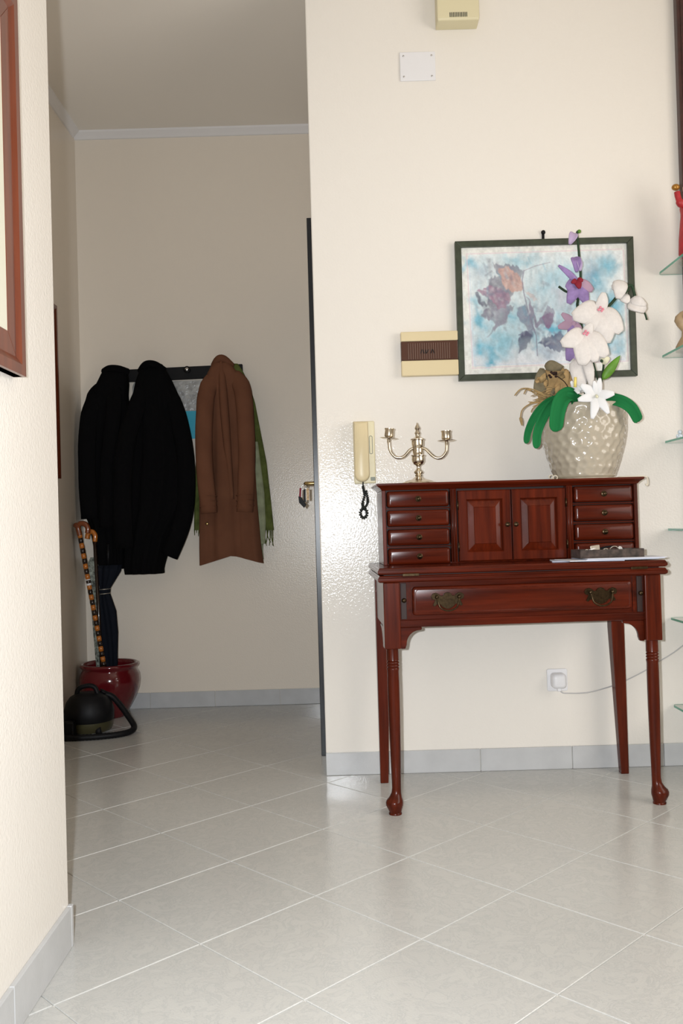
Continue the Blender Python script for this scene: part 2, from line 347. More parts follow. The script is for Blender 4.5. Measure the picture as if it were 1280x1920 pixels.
# ------------------------------------------------------------------ writing desk
def make_desk():
    T = thing('writing_desk', 'mahogany writing desk with small drawers above and turned front legs', 'desk', (.104, 2.728, 0), math.radians(2.1))
    Wd, Dp = .887, .425
    # two hinged leaves of the writing surface with moulded edges
    def leafslab(z0, z1, y1):
        mb = MB(); zc = (z0+z1)/2; rings = []
        for ins, z in ((.006, z0), (.0015, z0+.003), (0, z0+.006), (0, z1-.008), (.003, z1-.006), (.003, z1-.004), (.006, z1)):
            rings.append([(ins, ins, z), (Wd-ins, ins, z), (Wd-ins, y1, z), (ins, y1, z)])
        return mb.loft(rings)
    leafslab(.704, .7245, Dp).build('lower_leaf', M_WOODX, T)
    up_ = leafslab(.7275, .748, Dp).build('writing_leaf', M_WOODX, T)
    MB().box(.02, Wd-.02, .02, Dp-.01, .7235, .7285).build('leaf_gap', M_SHADOWGAP, T)
    for x in (.075, .775):
        MB().box(x, x+.05, -.0012, .004, .7225, .7300).build('hinge', M_BRASS, T, bevel=.0005)
    # corner posts and turned legs
    for x0, dx in ((.016, -1), (.818, 1)):
        xc = x0+.025; yc = .034
        lg = MB().box(x0, x0+.05, .009, .068, .502, .704).build('leg', M_WOODZ, T, bevel=.003)
        prof = [(.0185, .502), (.0188, .468), (.0192, .466), (.0165, .463), (.0192, .460), (.0192, .457), (.0165, .454), (.0192, .451), (.0192, .448), (.0165, .445), (.0192, .442), (.0190, .438), (.0178, .433),
                (.0185, .40), (.0182, .30), (.0162, .18), (.0142, .10), (.0140, .078)]
        rings = [[(xc+r*math.cos(2*PI*j/24), yc+r*math.sin(2*PI*j/24), z) for j in range(24)] for r, z in prof]
        for r, z, off in ((.0150, .064, .001), (.019, .052, .004), (.0245, .043, .007), (.0265, .036, .008), (.0262, .028, .008), (.0225, .018, .007), (.0195, .010, .006), (.0185, .006, .006), (.0200, .0045, .006), (.0200, 0, .006)):
            rings.append([(xc+dx*off+r*math.cos(2*PI*j/24), yc-off*.8+r*math.sin(2*PI*j/24), z) for j in range(24)])
        MB().loft(rings).build('turned_shaft', M_WOODZ, lg, True, auto=.9)
    for x0, s_ in ((.016, 1), (.826, -1)):      # square back legs, tapered on the inner side
        xo = x0 if s_ > 0 else x0+.045
        MB().loft([[(xo, .355, z), (xo+s_*w, .355, z), (xo+s_*w, .355+w, z), (xo, .355+w, z)] for z, w in ((.704, .045), (.50, .045), (0, .027))]).build('leg', M_WOODZ, T, bevel=.002)
    # apron
    MB().box(.066, .818, .028, .040, .565, .704).build('front_rail', M_WOODX, T)
    MB().box(.064, .820, .022, .034, .565, .588).build('rail_moulding', M_WOODX, T, bevel=.003)
    for x0 in (.020, .852):
        MB().box(x0, x0+.012, .068, .355, .565, .704).build('side_rail', M_WOODX, T)
    MB().box(.061, .826, .378, .390, .565, .704).build('back_rail', M_WOODX, T)
    MB().box(.032, .852, .040, .378, .690, .702).build('drawer_case', M_WOODD, T)
    # pull-out supports
    for x0 in (.070, .798):
        s_ = MB().box(x0, x0+.017, .0235, .05, .590, .700).build('support_bar', M_SHADOWGAP, T, bevel=.001)
        MB().lathe([(.003, 0), (.006, .004), (.0075, .010), (.004, .014)], seg=12).build('knob', M_BRASS, s_, True).matrix_local = Matrix.Translation((x0+.0085, .0235, .648)) @ Matrix.Rotation(PI/2, 4, 'X')
    # long drawer
    for x in (.094, .784): MB().box(x, x+.006, .023, .036, .590, .702).build('drawer_guide', M_WOODX, T)
    d = pillow_panel(MB(), .104, .780, .601, .688, .012, .034, .010, .008).build('drawer', M_WOODX, T, True, auto=.7)
    # raised bead line round the drawer front
    pth = [(x, .0125, z) for x, z in rrect(.114, .770, .610, .679, .010)]; pth.append(pth[0])
    MB().tube(pth, .0013, 6).build('cock_bead', M_WOODZ, d, True)
    def handle(xc, zc):
        half = [(0, .024), (.009, .021), (.014, .014), (.021, .013), (.027, .019), (.036, .023), (.046, .020), (.051, .012), (.047, .003), (.038, .001), (.042, -.008), (.046, -.015), (.040, -.019), (.033, -.013), (.024, -.012), (.016, -.021), (.007, -.026), (0, -.027)]
        poly = [(xc+x, zc+z) for x, z in half]+[(xc-x, zc+z) for x, z in half[-2:0:-1]]
        hd = MB().prism(poly, .0085, .0125).build('handle', M_BRASS, d, bevel=.0008, seg=1)
        bail = smooth_path([(xc-.034, .003, zc+.009), (xc-.031, -.002, zc-.004), (xc-.026, -.005, zc-.020), (xc-.012, -.006, zc-.029), (xc, -.006, zc-.031), (xc+.012, -.006, zc-.029), (xc+.026, -.005, zc-.020), (xc+.031, -.002, zc-.004), (xc+.034, .003, zc+.009)], 4)
        MB().tube(bail, .0026, 8).ball((xc-.034, .003, zc+.010), .0062, 12, 8).ball((xc+.034, .003, zc+.010), .0062, 12, 8).build('bail', M_BRASS, hd.parent, True).name = 'bail'
    handle(.211, .646); handle(.681, .646)
    # curved brackets between posts and apron
    for sx, x0 in ((1, .066), (-1, .818)):
        arc = [(x0+sx*.066, .565), (x0+sx*.066, .557)]+[(x0+sx*(.058-.040*math.sin(t)), .512+.043*math.cos(t)) for t in [k*PI/2/8 for k in range(9)]]+[(x0+sx*.014, .500), (x0, .500), (x0, .565)]
        MB().prism(arc, .026, .040).build('bracket', M_WOODX, T, bevel=.0015, seg=1)
    for x0 in (.016, .860):                       # side brackets
        arc = [(.068+.085, .565)]+[(.068+.085-.08*math.sin(t), .500+.060*math.cos(t)) for t in [k*PI/2/8 for k in range(9)]]+[(.068, .500), (.068, .565)]
        mb = MB(); n = len(arc)
        mb.add([(x0, y, z) for y, z in arc]+[(x0+.012, y, z) for y, z in arc], [tuple(range(n)), tuple(range(2*n-1, n-1, -1))]+[(i, (i+1) % n, (i+1) % n+n, i+n) for i in range(n)])
        mb.build('bracket', M_WOODX, T)
    # ---- upper case
    hx0, hx1, hy, hb, z0, z1 = .035, .873, .195, .405, .748, .990
    cs = MB().box(hx0, hx0+.012, hy, hb, z0, z1).box(hx1-.012, hx1, hy, hb, z0, z1).box(hx0+.012, hx1-.012, hb-.01, hb, z0, z1)
    for x0, x1 in ((.257, .277), (.637, .658)): cs.box(x0, x1, hy, hb-.01, z0, z1)
    cs.box(hx0+.012, hx1-.012, hy+.012, hb-.01, z0, z0+.004)
    case = cs.build('upper_case', M_WOODZ, T, bevel=.0015, seg=1)
    MB().box(hx0+.012, hx1-.012, hy+.030, hy+.034, z0, z1).build('case_interior', M_SHADOWGAP, T)
    for x in (.267, .6475):
        for dx in (-.0045, .0045):
            MB().tube([(x+dx, hy, z0+.004), (x+dx, hy, z1-.003)], .0028, 8).build('reeding', M_WOODZ, case, True)
    rings = []
    for ins, z in ((0, z1), (-.003, z1+.003), (-.005, z1+.006), (-.011, z1+.011), (-.016, z1+.014), (-.018, z1+.016), (-.018, z1+.0205), (-.016, z1+.022)):
        rings.append([(hx0+ins, hy+ins, z), (hx1-ins, hy+ins, z), (hx1-ins, hb, z), (hx0+ins, hb, z)])
    MB().loft(rings).build('cornice', M_WOODX, T)
    def knob(parent, x, y, z, s=1.):
        k = MB().lathe([(.0095*s, 0), (.0098*s, .0012), (.0085*s, .0022), (.0042*s, .0030), (.0038*s, .007), (.0062*s, .0095), (.0068*s, .012), (.0050*s, .0145), (.001, .0152)], seg=16).build('knob', M_BRASS, parent, True, auto=.8)
        k.matrix_local = Matrix.Translation((x, y, z)) @ Matrix.Rotation(PI/2, 4, 'X')
    for k in range(4):
        zt = .988-.0620*k
        for xa, xb in ((.047, .257), (.659, .861)):
            MB().box(xa, xb, hy+.006, hy+.03, zt-.0610, zt-.0565).build('drawer_divider', M_WOODX, T, bevel=.0012, seg=1)
            d = pillow_panel(MB(), xa+.004, xb-.005, zt-.0545, zt-.0015, hy-.006, hy+.03, .008, .010).build('small_drawer', M_WOODX, T, True, auto=.7)
            knob(d, (xa+xb)/2, hy-.006, zt-.028)
    for xa, xb, hinge in ((.281, .4545, 0), (.4575, .634, 1)):
        za, zb = .753, .983; yf, yb = hy-.004, hy+.014
        fr = MB()
        w = .027
        # door slab: flat frame, sunk bed and raised field with sloping sides
        def R(x0, x1, z0_, z1_, y): return [(x0, y, z0_), (x1, y, z0_), (x1, y, z1_), (x0, y, z1_)]
        rings = [R(xa, xb, za, zb, yb), R(xa, xb, za, zb, yf+.003), R(xa+.003, xb-.003, za+.003, zb-.003, yf), R(xa+w, xb-w, za+w+.002, zb-w-.002, yf),
                 R(xa+w+.003, xb-w-.003, za+w+.005, zb-w-.005, yf+.004), R(xa+w+.004, xb-w-.004, za+w+.006, zb-w-.006, yf+.009)]
        fr.loft(rings, cap=False); fr.add(rings[0], [(0, 1, 2, 3)])
        dd = fr.build('cabinet_door', M_WOODZ, T)
        x0, x1, q0, q1 = xa+w+.004, xb-w-.004, za+w+.006, zb-w-.006
        pn = MB().loft([R(x0, x1, q0, q1, yf+.009), R(x0+.020, x1-.020, q0+.022, q1-.022, yf+.001), R(x0+.0215, x1-.0215, q0+.0235, q1-.0235, yf-.001)], cap=False)
        pn.add(R(x0+.0215, x1-.0215, q0+.0235, q1-.0235, yf-.001), [(0, 1, 2, 3)])
        pn.build('raised_panel', M_WOODZ, dd)
        knob(dd, (xb-.013) if hinge == 0 else (xa+.012), yf, .869, .82)
        for z in (.800, .935):
            xh = xa-.001 if hinge == 0 else xb+.001
            MB().tube([(xh, yf-.001, z-.014), (xh, yf-.001, z+.014)], .0024, 8).build('hinge', M_BRASS, dd, True)
    return T
make_desk()
HT = 1.0122     # top of the desk's upper case

# ------------------------------------------------------------------ candelabra
def candelabra():
    T = thing('candelabra', 'two-armed silver candelabra with empty cups standing on the desk', 'candelabra', (.262, 3.03, HT), math.radians(-6))
    MB().lathe([(.058, 0), (.060, .002), (.058, .005), (.050, .007), (.046, .010), (.036, .013), (.022, .017), (.014, .022), (.011, .026)], seg=40).build('base', M_SILVER, T, True, auto=.9)
    MB().lathe([(.011, .026), (.0125, .029), (.0095, .033), (.0150, .037), (.0155, .041), (.0110, .046), (.0062, .051), (.0055, .058), (.0088, .063), (.0150, .066), (.0205, .074), (.0215, .082), (.0205, .092), (.0240, .094), (.0240, .097), (.0150, .098)], seg=32).build('lower_stem', M_SILVER, T, True, auto=.9)
    MB().lathe([(.0150, .098), (.0172, .104), (.0178, .112), (.0165, .122), (.0185, .125), (.0200, .132), (.0205, .146), (.0240, .148), (.0240, .151), (.0190, .153), (.0120, .156), (.0075, .160), (.0070, .166), (.0105, .171), (.0075, .176), (.0055, .180), (.0095, .187), (.0070, .193), (.0032, .199), (.0015, .206)], seg=32).build('finial_stem', M_SILVER, T, True, auto=.9)
    for s_, dz, tilt in ((-1, .011, .10), (1, -.004, -.02)):
        p = [(s_*.012, 0, .121), (s_*.026, -.001, .116), (s_*.044, -.002, .097), (s_*.060, -.003, .087+dz*.3), (s_*.078, -.003, .089+dz*.5), (s_*.093, -.003, .107+dz*.8), (s_*.096, -.003, .130+dz), (s_*.096, -.003, .140+dz)]
        ar = MB().tube(smooth_path(p, 6), [.0046]*0 or .0050, 10).build('arm', M_SILVER, T, True)
        cup = MB().lathe([(.0042, -.014), (.0058, -.010), (.0058, -.002), (.0090, .001), (.0100, .004), (.0155, .009), (.0160, .012), (.0152, .030), (.0172, .033), (.0172, .036), (.0135, .036), (.0125, .012)], seg=28).build('cup', M_SILVER, ar, True, auto=.9)
        pan = MB().lathe([(.006, -.0005), (.020, .0005), (.030, .0030), (.0305, .0036), (.020, .0022), (.006, .0016)], seg=32).build('drip_pan', M_SILVER, ar, True)
        for q in (cup, pan): q.matrix_local = Matrix.Translation((s_*.096, -.003, .143+dz)) @ Matrix.Rotation(tilt, 4, 'Y')
candelabra()

# ------------------------------------------------------------------ planter, doily and flowers
PX, PY, PZ = .822, 3.045, HT+.002
def doily():
    mb = MB(); n = 96
    ring = lambda r, k, z: [(PX+(r+k*abs(math.sin(9*2*PI*j/n)))*math.cos(2*PI*j/n), PY-.01+(r+k*abs(math.sin(9*2*PI*j/n)))*math.sin(2*PI*j/n)*.72, z) for j in range(n)]
    mb.loft([ring(.10, 0, HT), ring(.119, .010, HT), ring(.119, .010, HT+.0016), ring(.10, 0, HT+.0016)])
    d = mb.build('lace_doily', M_LACE)
    tag(d, 'cream lace doily lying under the dimpled planter', 'doily')
    for cx_, cz_, cy_ in ((PX-.123, HT+.0095, 3.0), (PX-.112, HT+.007, 2.99)):
        MB().tube([(cx_+.0075*math.cos(t), cy_, cz_+.0065*math.sin(t)) for t in [k*2*PI/16 for k in range(17)]], .0018, 6).build('scallop', M_LACE, d, True)
    # trailing crocheted cord that hangs over the corner of the cornice
    tr = smooth_path([(PX+.10, 3.01, HT+.002), (.93, 2.985, HT+.003), (.975, 2.985, HT+.0025), (1.004, 2.985, HT+.002), (1.013, 2.985, HT-.004), (1.014, 2.985, HT-.022), (1.010, 2.985, HT-.028), (1.006, 2.985, HT-.022)], 5)
    MB().tube(tr, .0022, 6).build('trailing_cord', M_LACE, d, True)
doily()

def planter():
    T = thing('planter', 'cream pearly planter with hammered dimples standing on the desk', 'planter', (PX, PY, PZ))
    prof = [(.092, 0), (.100, .006), (.108, .024), (.116, .050), (.124, .078), (.132, .108), (.138, .138), (.1415, .168), (.1430, .198), (.1428, .225), (.1415, .243)]
    seg, rows = 150, 64; rings = []
    zs = np.interp(np.linspace(0, 1, rows), np.linspace(0, 1, len(prof)), [p[1] for p in prof])
    rs = np.interp(zs, [p[1] for p in prof], [p[0] for p in prof])
    rowh = .0225; nd = 24
    for z, r in zip(zs, rs):
        ring = []
        for j in range(seg):
            th = 2*PI*j/seg; best = 9
            k0 = z/rowh
            for k in (math.floor(k0), math.floor(k0)+1):
                ph = (k % 2)*.5+.13*math.sin(k*2.3); u = th/(2*PI)*nd-ph; du = (u-round(u))*(2*PI*r/nd)
                jit = .0035*math.sin(7*round(u)+3*k)
                dz = z-k*rowh-jit; best = min(best, math.hypot(du, dz))
            dep = max(0, 1-(best/.0160)**2)*.0050
            if z > .228 or z < .008: dep *= .3
            ring.append(((r-dep)*math.cos(th), (r-dep)*math.sin(th), z))
        rings.append(ring)
    rings += [[((r)*math.cos(2*PI*j/seg), r*math.sin(2*PI*j/seg), z) for j in range(seg)] for r, z in ((.1385, .2455), (.135, .2435), (.134, .21))]
    MB().loft(rings).build('pot', M_POTCR, T, True)
    MB().lathe([(.1335, .205), (.1335, .222), (.06, .236), (.005, .238)], seg=40).build('filling', M_SOIL, T, True)
planter()
TOPZ = PZ+.238
def orchid(name, label, group=None): return thing(name, label, 'flower', (0, 0, 0), 0, group)

def purple_orchid():
    T = thing('purple_orchid', 'tall artificial orchid with violet flowers on a dark stem', 'flower', (.825, 3.055, TOPZ-.02))
    O = Vector(T.location)
    def L(p): return Vector(p)-O
    Y = 3.06; k = 1.016   # stands a little farther back than the measuring plane
    def w(x, z, y=Y): s = y/3.0; return L((x*s, y, .886+(z-.886)*s))
    st = smooth_path([w(.818, 1.225), w(.824, 1.337), w(.823, 1.399), w(.816, 1.519), w(.805, 1.585), w(.807, 1.610), w(.818, 1.683), w(.816, 1.747), w(.813, 1.802), w(.811, 1.834), w(.816, 1.838)], 5)
    MB().tube(st, [.0058-.0022*i/len(st) for i in range(len(st))], 8).build('stem', M_STEM, T, True)
    MB().ball(w(.818, 1.838), .0065, 10, 8).build('bud_tip', M_LEAF, T, True)
    MB().tube(smooth_path([w(.806, 1.612), w(.786, 1.630), w(.765, 1.640), w(.744, 1.656)], 4), .0042, 8).build('side_shoot', M_STEM, T, True)
    MB().petal(w(.800, 1.834, 3.045), w(.786, 1.797, 3.04), .030, cup=-.3, bend=.2, th=.006).build('bud', M_PETL, T, True)
    bd = MB().petal(w(.798, 1.752, 3.04), w(.806, 1.704, 3.03), .032, cup=-.3, bend=.25, th=.006).build('bud', M_PETP, T, True)
    MB().petal(w(.812, 1.745, 3.03), w(.818, 1.706, 3.03), .018, cup=-.2, bend=.2, th=.003).build('petal', M_PETL, bd, True)
    f = MB().ball(w(.808, 1.664, 3.03), .012, 12, 8).build('flower', M_PETP, T, True)
    for tip, wd, mt in (((.746, 1.727), .022, M_PETP), ((.770, 1.650), .046, M_PETP), ((.776, 1.598), .046, M_PETP), ((.836, 1.596), .046, M_PETP), ((.858, 1.640), .042, M_PETK)):
        MB().petal(w(.808, 1.668, 3.03), w(tip[0], tip[1], 3.02), wd, cup=.12, bend=.10, th=.002).build('petal', mt, f, True)
    MB().petal(w(.806, 1.675, 3.018), w(.788, 1.668, 3.01), .018, th=.003).petal(w(.806, 1.675, 3.018), w(.826, 1.675, 3.01), .020, th=.003).petal(w(.806, 1.675, 3.018), w(.814, 1.648, 3.008), .024, th=.003).build('lip', M_RED, f, True)
    f2 = MB().ball(w(.790, 1.530, 3.05), .010, 12, 8).build('flower', M_PETK, T, True)
    for tip, wd, mt in (((.738, 1.520), .034, M_PETK), ((.752, 1.566), .028, M_PETK), ((.800, 1.558), .034, M_PETL), ((.776, 1.470), .034, M_PETP), ((.815, 1.49), .034, M_PETK)):
        MB().petal(w(.790, 1.531, 3.048), w(tip[0], tip[1], 3.04), wd, cup=.1, bend=.1, th=.002).build('petal', mt, f2, True)
    f3 = MB().petal(w(.786, 1.460, 3.045), w(.768, 1.408, 3.03), .042, cup=.1, bend=.15, th=.003).build('flower', M_PETP, T, True)
    MB().petal(w(.792, 1.45, 3.045), w(.800, 1.400, 3.03), .03, cup=.1, bend=.15, th=.003).build('petal', M_PETL, f3, True)
purple_orchid()

def white_orchid():
    T = thing('white_orchid', 'artificial orchid with large white knitted flowers and pink beads', 'flower', (.85, 3.0, TOPZ-.02)); O = Vector(T.location)
    def w(x, z, y=2.98): s = y/3.0; return Vector((x*s, y, .886+(z-.886)*s))-O
    st = smooth_path([w(.845, 1.232), w(.842, 1.30), w(.835, 1.40), w(.838, 1.49), w(.862, 1.545), w(.905, 1.582), w(.930, 1.608), w(.945, 1.626)], 5)
    MB().tube(st, [.0062-.0015*i/len(st) for i in range(len(st))], 8).build('stem', M_STEM, T, True)
    MB().tube(smooth_path([w(.945, 1.626), w(.960, 1.640), w(.978, 1.652), w(.988, 1.650), w(.994, 1.630), w(.999, 1.606)], 4), .0050, 8).build('stem_tip', M_STEM, T, True)
    MB().tube(smooth_path([w(.958, 1.640, 2.975), w(.966, 1.628, 2.96), w(.978, 1.643, 2.97)], 4), .0030, 8).build('tendril', M_STEM, T, True)
    def flower(cx, cz, y, tips):
        f = MB().ball(w(cx, cz, y), .010, 12, 8).build('flower', M_PETW, T, True)
        for x, z, wd in tips:
            MB().petal(w(cx, cz, y), w(x, z, y-.012), wd, cup=.14, bend=.13, th=.003, nw=10, nl=12).build('petal', M_PETW, f, True)
        for q in range(4): MB().ball(w(cx+.007*math.cos(q*1.7), cz+.004+.006*math.sin(q*1.7), y-.010), .0045, 8, 6).build('bead', M_PINK, f, True)
    flower(.882, 1.572, 2.95, ((.788, 1.555, .082), (.894, 1.632, .040), (.836, 1.500, .062), (.948, 1.498, .074), (.898, 1.462, .086)))
    flower(.830, 1.494, 2.92, ((.748, 1.464, .066), (.850, 1.53, .034), (.898, 1.420, .070), (.860, 1.402, .060), (.815, 1.392, .078)))
    f = MB().petal(w(.950, 1.672, 2.97), w(.942, 1.610, 2.96), .050, cup=.1, bend=.2, th=.004).build('flower', M_PETW, T, True)
    MB().petal(w(.955, 1.650, 2.975), w(.922, 1.648, 2.965), .040, cup=.1, bend=.2, th=.003).petal(w(.958, 1.62, 2.97), w(.975, 1.596, 2.965), .034, th=.003).build('petal', M_PETW, f, True)
    f = MB().petal(w(.975, 1.598, 2.975), w(1.030, 1.566, 2.97), .052, cup=-.15, bend=.25, th=.010).build('bud', M_PETW, T, True)
    MB().petal(w(.985, 1.604, 2.965), w(1.034, 1.586, 2.96), .030, cup=.1, bend=.2, th=.004).build('petal', M_PETW, f, True)
    MB().tube([w(1.026, 1.562), w(1.030, 1.552), w(1.034, 1.536)], .0032, 8).build('bud_stalk', M_STEM, T, True)
    f = MB().petal(w(.798, 1.412, 2.96), w(.808, 1.300, 2.95), .058, cup=.1, bend=.10, th=.004).build('flower', M_PETW, T, True)
    MB().petal(w(.828, 1.41, 2.955), w(.842, 1.320, 2.945), .034, cup=.1, bend=.15, th=.003).build('petal', M_PETW, f, True)
    MB().ball(w(.800, 1.415, 2.945), .007, 10, 8).build('bead', M_PINK, f, True)
white_orchid()

def lily():
    T = thing('white_lily', 'open white silk lily leaning over the rim of the planter', 'flower', (.855, 2.985, TOPZ-.02)); O = Vector(T.location)
    def w(x, z, y=2.9): s = y/3.0; return Vector((x*s, y, .886+(z-.886)*s))-O
    MB().tube(smooth_path([w(.86, 1.235, 2.985), w(.862, 1.275, 2.96), w(.858, 1.288, 2.915)], 5), .004, 8).build('stem', M_STEM, T, True)
    for x, z, wd, mt in ((.808, 1.325, .036, 0), (.797, 1.276, .032, 0), (.842, 1.212, .033, 0), (.897, 1.228, .032, 0), (.918, 1.294, .033, 0), (.872, 1.345, .026, 0), (.852, 1.337, .022, 0)):
        MB().petal(w(.858, 1.288, 2.912), w(x, z, 2.885), wd, cup=.12, bend=.12, th=.0018, nl=10).build('petal', M_PETS, T, True)
    MB().tube([w(.858, 1.288, 2.91), w(.860, 1.284, 2.885)], .0045, 8).build('stamen', M_CREAMB, T, True)
lily()
def calla():
    T = thing('calla_flower', 'small white calla with a yellow spadix beside the open lily', 'flower', (.785, 2.99, TOPZ-.02)); O = Vector(T.location)
    def w(x, z, y=2.93): s = y/3.0; return Vector((x*s, y, .886+(z-.886)*s))-O
    MB().tube(smooth_path([w(.787, 1.232, 2.985), w(.787, 1.28, 2.955), w(.789, 1.312, 2.935)], 5), .0026, 8).build('stem', M_STEM, T, True)
    MB().petal(w(.790, 1.308, 2.925), w(.776, 1.338, 2.90), .022, th=.002).petal(w(.790, 1.308, 2.925), w(.812, 1.318, 2.90), .024, th=.002).petal(w(.785, 1.325, 2.935), w(.800, 1.298, 2.90), .026, th=.002).build('petal', M_PETS, T, True)
    MB().tube([w(.788, 1.318, 2.90), w(.790, 1.352, 2.895)], [.0048, .0040], 10).build('spadix', M_YEL, T, True)
calla()
def sprig():
    T = thing('leaf_sprig', 'thin dark sprig with one pointed green leaf and cream bud', 'flower', (.875, 3.005, TOPZ-.02)); O = Vector(T.location)
    def w(x, z, y=2.97): s = y/3.0; return Vector((x*s, y, .886+(z-.886)*s))-O
    MB().tube(smooth_path([w(.872, 1.235, 3.0), w(.872, 1.30), w(.878, 1.345), w(.884, 1.38), w(.886, 1.40)], 4), .0034, 8).build('stem', M_STEM, T, True)
    MB().tube(smooth_path([w(.868, 1.235, 3.01), w(.865, 1.33, 2.99), w(.850, 1.408, 2.97)], 4), .0026, 8).build('stem', M_STEM, T, True)
    MB().petal(w(.880, 1.340, 2.965), w(.942, 1.420, 2.95), .030, cup=.2, bend=.06, th=.0015, point=True).build('leaf', M_LEAF, T, True)
    MB().petal(w(.878, 1.398, 2.96), w(.905, 1.414, 2.95), .024, cup=-.2, bend=.3, th=.006).build('bud', M_CREAMB, T, True)
    MB().petal(w(.878, 1.398, 2.955), w(.886, 1.414, 2.95), .012, th=.002).build('sepal', M_STEM, T, True)
sprig()
def feltleaves():
    def strap(T, pts, wid, th=.003):
        P = smooth_path(pts, 6); O = Vector(T.location); rings = []; n = len(P)
        for i, p in enumerate(P):
            u = i/(n-1); t = (P[min(i+1, n-1)]-P[max(i-1, 0)]).normalized()
            ww = wid*(.45+.55*math.sin(PI*min(1, u*.62+.16)))*(1 if u < .9 else math.sqrt(max(.10, 1-((u-.9)/.1)**2)))
            side = Vector((1, 0, 0)) if abs(t.x) < .9 else Vector((0, 0, 1))
            side = t.cross(Vector((0, -1, 0))).normalized(); nr = side.cross(t).normalized()
            ring = []
            for q in (-1, -.5, 0, .5, 1): ring.append(p-O+side*q*ww/2+nr*(.42*ww*abs(q)))
            for q in (1, .5, 0, -.5, -1): ring.append(p-O+side*q*ww/2+nr*(.42*ww*abs(q)-th))
            rings.append(ring)
        return MB().loft(rings)
    T = thing('felt_leaf_cluster', 'green felt leaves drooping over both sides of the planter rim', 'leaves', (.80, 3.0, TOPZ-.01))
    def w(x, z, y): s = y/3.0; return Vector((x*s, y, .886+(z-.886)*s))
    data = [([w(.760, 1.262, 3.0), w(.735, 1.282, 2.96), w(.690, 1.268, 2.93), w(.650, 1.225, 2.92), w(.626, 1.175, 2.92), w(.619, 1.135, 2.92)], .024),
            ([w(.770, 1.262, 2.99), w(.745, 1.284, 2.93), w(.705, 1.262, 2.885), w(.672, 1.210, 2.87), w(.655, 1.165, 2.87), w(.652, 1.118, 2.87)], .030),
            ([w(.790, 1.258, 2.97), w(.765, 1.290, 2.92), w(.738, 1.276, 2.875), w(.722, 1.232, 2.858), w(.716, 1.172, 2.856)], .050),
            ([w(.84, 1.262, 2.99), w(.810, 1.274, 2.95), w(.780, 1.284, 2.925), w(.757, 1.286, 2.91), w(.748, 1.262, 2.895)], .026),
            ([w(.85, 1.262, 2.99), w(.895, 1.272, 2.95), w(.935, 1.265, 2.925), w(.970, 1.240, 2.92), w(.992, 1.196, 2.93)], .040)]
    for pts, wid in data: strap(T, pts, wid).build('leaf', M_FELT, T, True)
feltleaves()
def dried():
    T = thing('dried_bouquet', 'dried straw bouquet wrapped in tan sacking tucked behind the felt leaves', 'dried flowers', (.735, 3.06, TOPZ-.02)); O = Vector(T.location)
    def w(x, z, y=3.07): s = y/3.0; return Vector((x*s, y, .886+(z-.886)*s))-O
    rings = []
    for i in range(15):
        u = i/14; z = 1.232+u*.142; cx_ = .722-.004*math.sin(u*5); hw = .030+.030*math.sin(PI*min(1, u*.75+.1)); hd = .024+.014*math.sin(PI*u*.9)
        c = w(cx_, z); rings.append([c+Vector((hw*math.cos(t)*(1+.10*math.sin(5*t+u*6)), hd*math.sin(t)*(1+.12*math.sin(4*t+u*9)), .004*math.sin(7*t+u*8))) for t in [2*PI*j/28 for j in range(28)]])
    MB().loft(rings).build('sacking', M_KRAFT, T, True)
    MB().petal(w(.672, 1.300, 3.04), w(.680, 1.385, 3.03), .050, cup=.05, bend=.05, th=.002, wave=.004).build('dry_leaf', M_KRAFTD, T, True)
    MB().petal(w(.690, 1.396, 3.05), w(.752, 1.383, 3.03), .036, cup=.1, bend=.12, th=.002, wave=.004).build('dry_leaf', M_KRAFTD, T, True)
    MB().petal(w(.730, 1.300, 3.02), w(.765, 1.375, 3.01), .040, cup=.15, bend=.12, th=.002, wave=.003).build('dry_leaf', M_KRAFT, T, True)
    random.seed(3)
    for q in range(12):
        x = random.uniform(.668, .760); z = random.uniform(1.275, 1.36); y = random.uniform(3.0, 3.03)
        MB().petal(w(x, z, y), w(x+random.uniform(-.026, .026), z+random.uniform(.012, .034), y-.012), random.uniform(.014, .026), cup=.25, bend=random.uniform(-.1, .3), th=.0015, wave=.003, point=True).build('dry_leaf', (M_KRAFT, M_KRAFTD, M_STRAW)[q % 3], T, True)
    for q in range(14):
        MB().ball(w(.690+random.random()*.058, 1.352+random.random()*.026, 3.005+random.random()*.02), (.005, .004, .0042), 8, 6).build('seed_head', M_DRYDK, T, True)
    for q in range(22):
        x = .655+random.random()*.06; z = 1.262+random.random()*.050
        MB().tube(smooth_path([w(.725, 1.255, 3.03), w((x+.72)/2, z+.004, 3.00), w(x-.012-random.random()*.02, z+random.uniform(-.014, .010), 2.99)], 4), .0013, 5).build('straw', M_STRAW, T, True)
    for pts in ([(.70, 1.288), (.650, 1.314), (.610, 1.318), (.586, 1.296)], [(.69, 1.285), (.655, 1.300), (.630, 1.318), (.617, 1.300)], [(.69, 1.29), (.66, 1.305), (.640, 1.310), (.622, 1.318)], [(.70, 1.262), (.650, 1.270), (.612, 1.250), (.603, 1.218)], [(.68, 1.258), (.66, 1.262), (.645, 1.250), (.640, 1.238)]):
        MB().tube(smooth_path([w(x, z, 2.99) for x, z in pts], 5), [.0022]*15+[.0014], 6).build('straw', M_STRAW, T, True)
    MB().petal(w(.603, 1.224, 2.985), w(.608, 1.196, 2.98), .010, th=.002).build('straw_head', M_STRAW, T, True)
    MB().tube(smooth_path([w(.725, 1.36, 3.0), w(.755, 1.335, 2.99), w(.775, 1.295, 2.985)], 5), .0015, 6).build('twig', M_DRYDK, T, True)
dried()

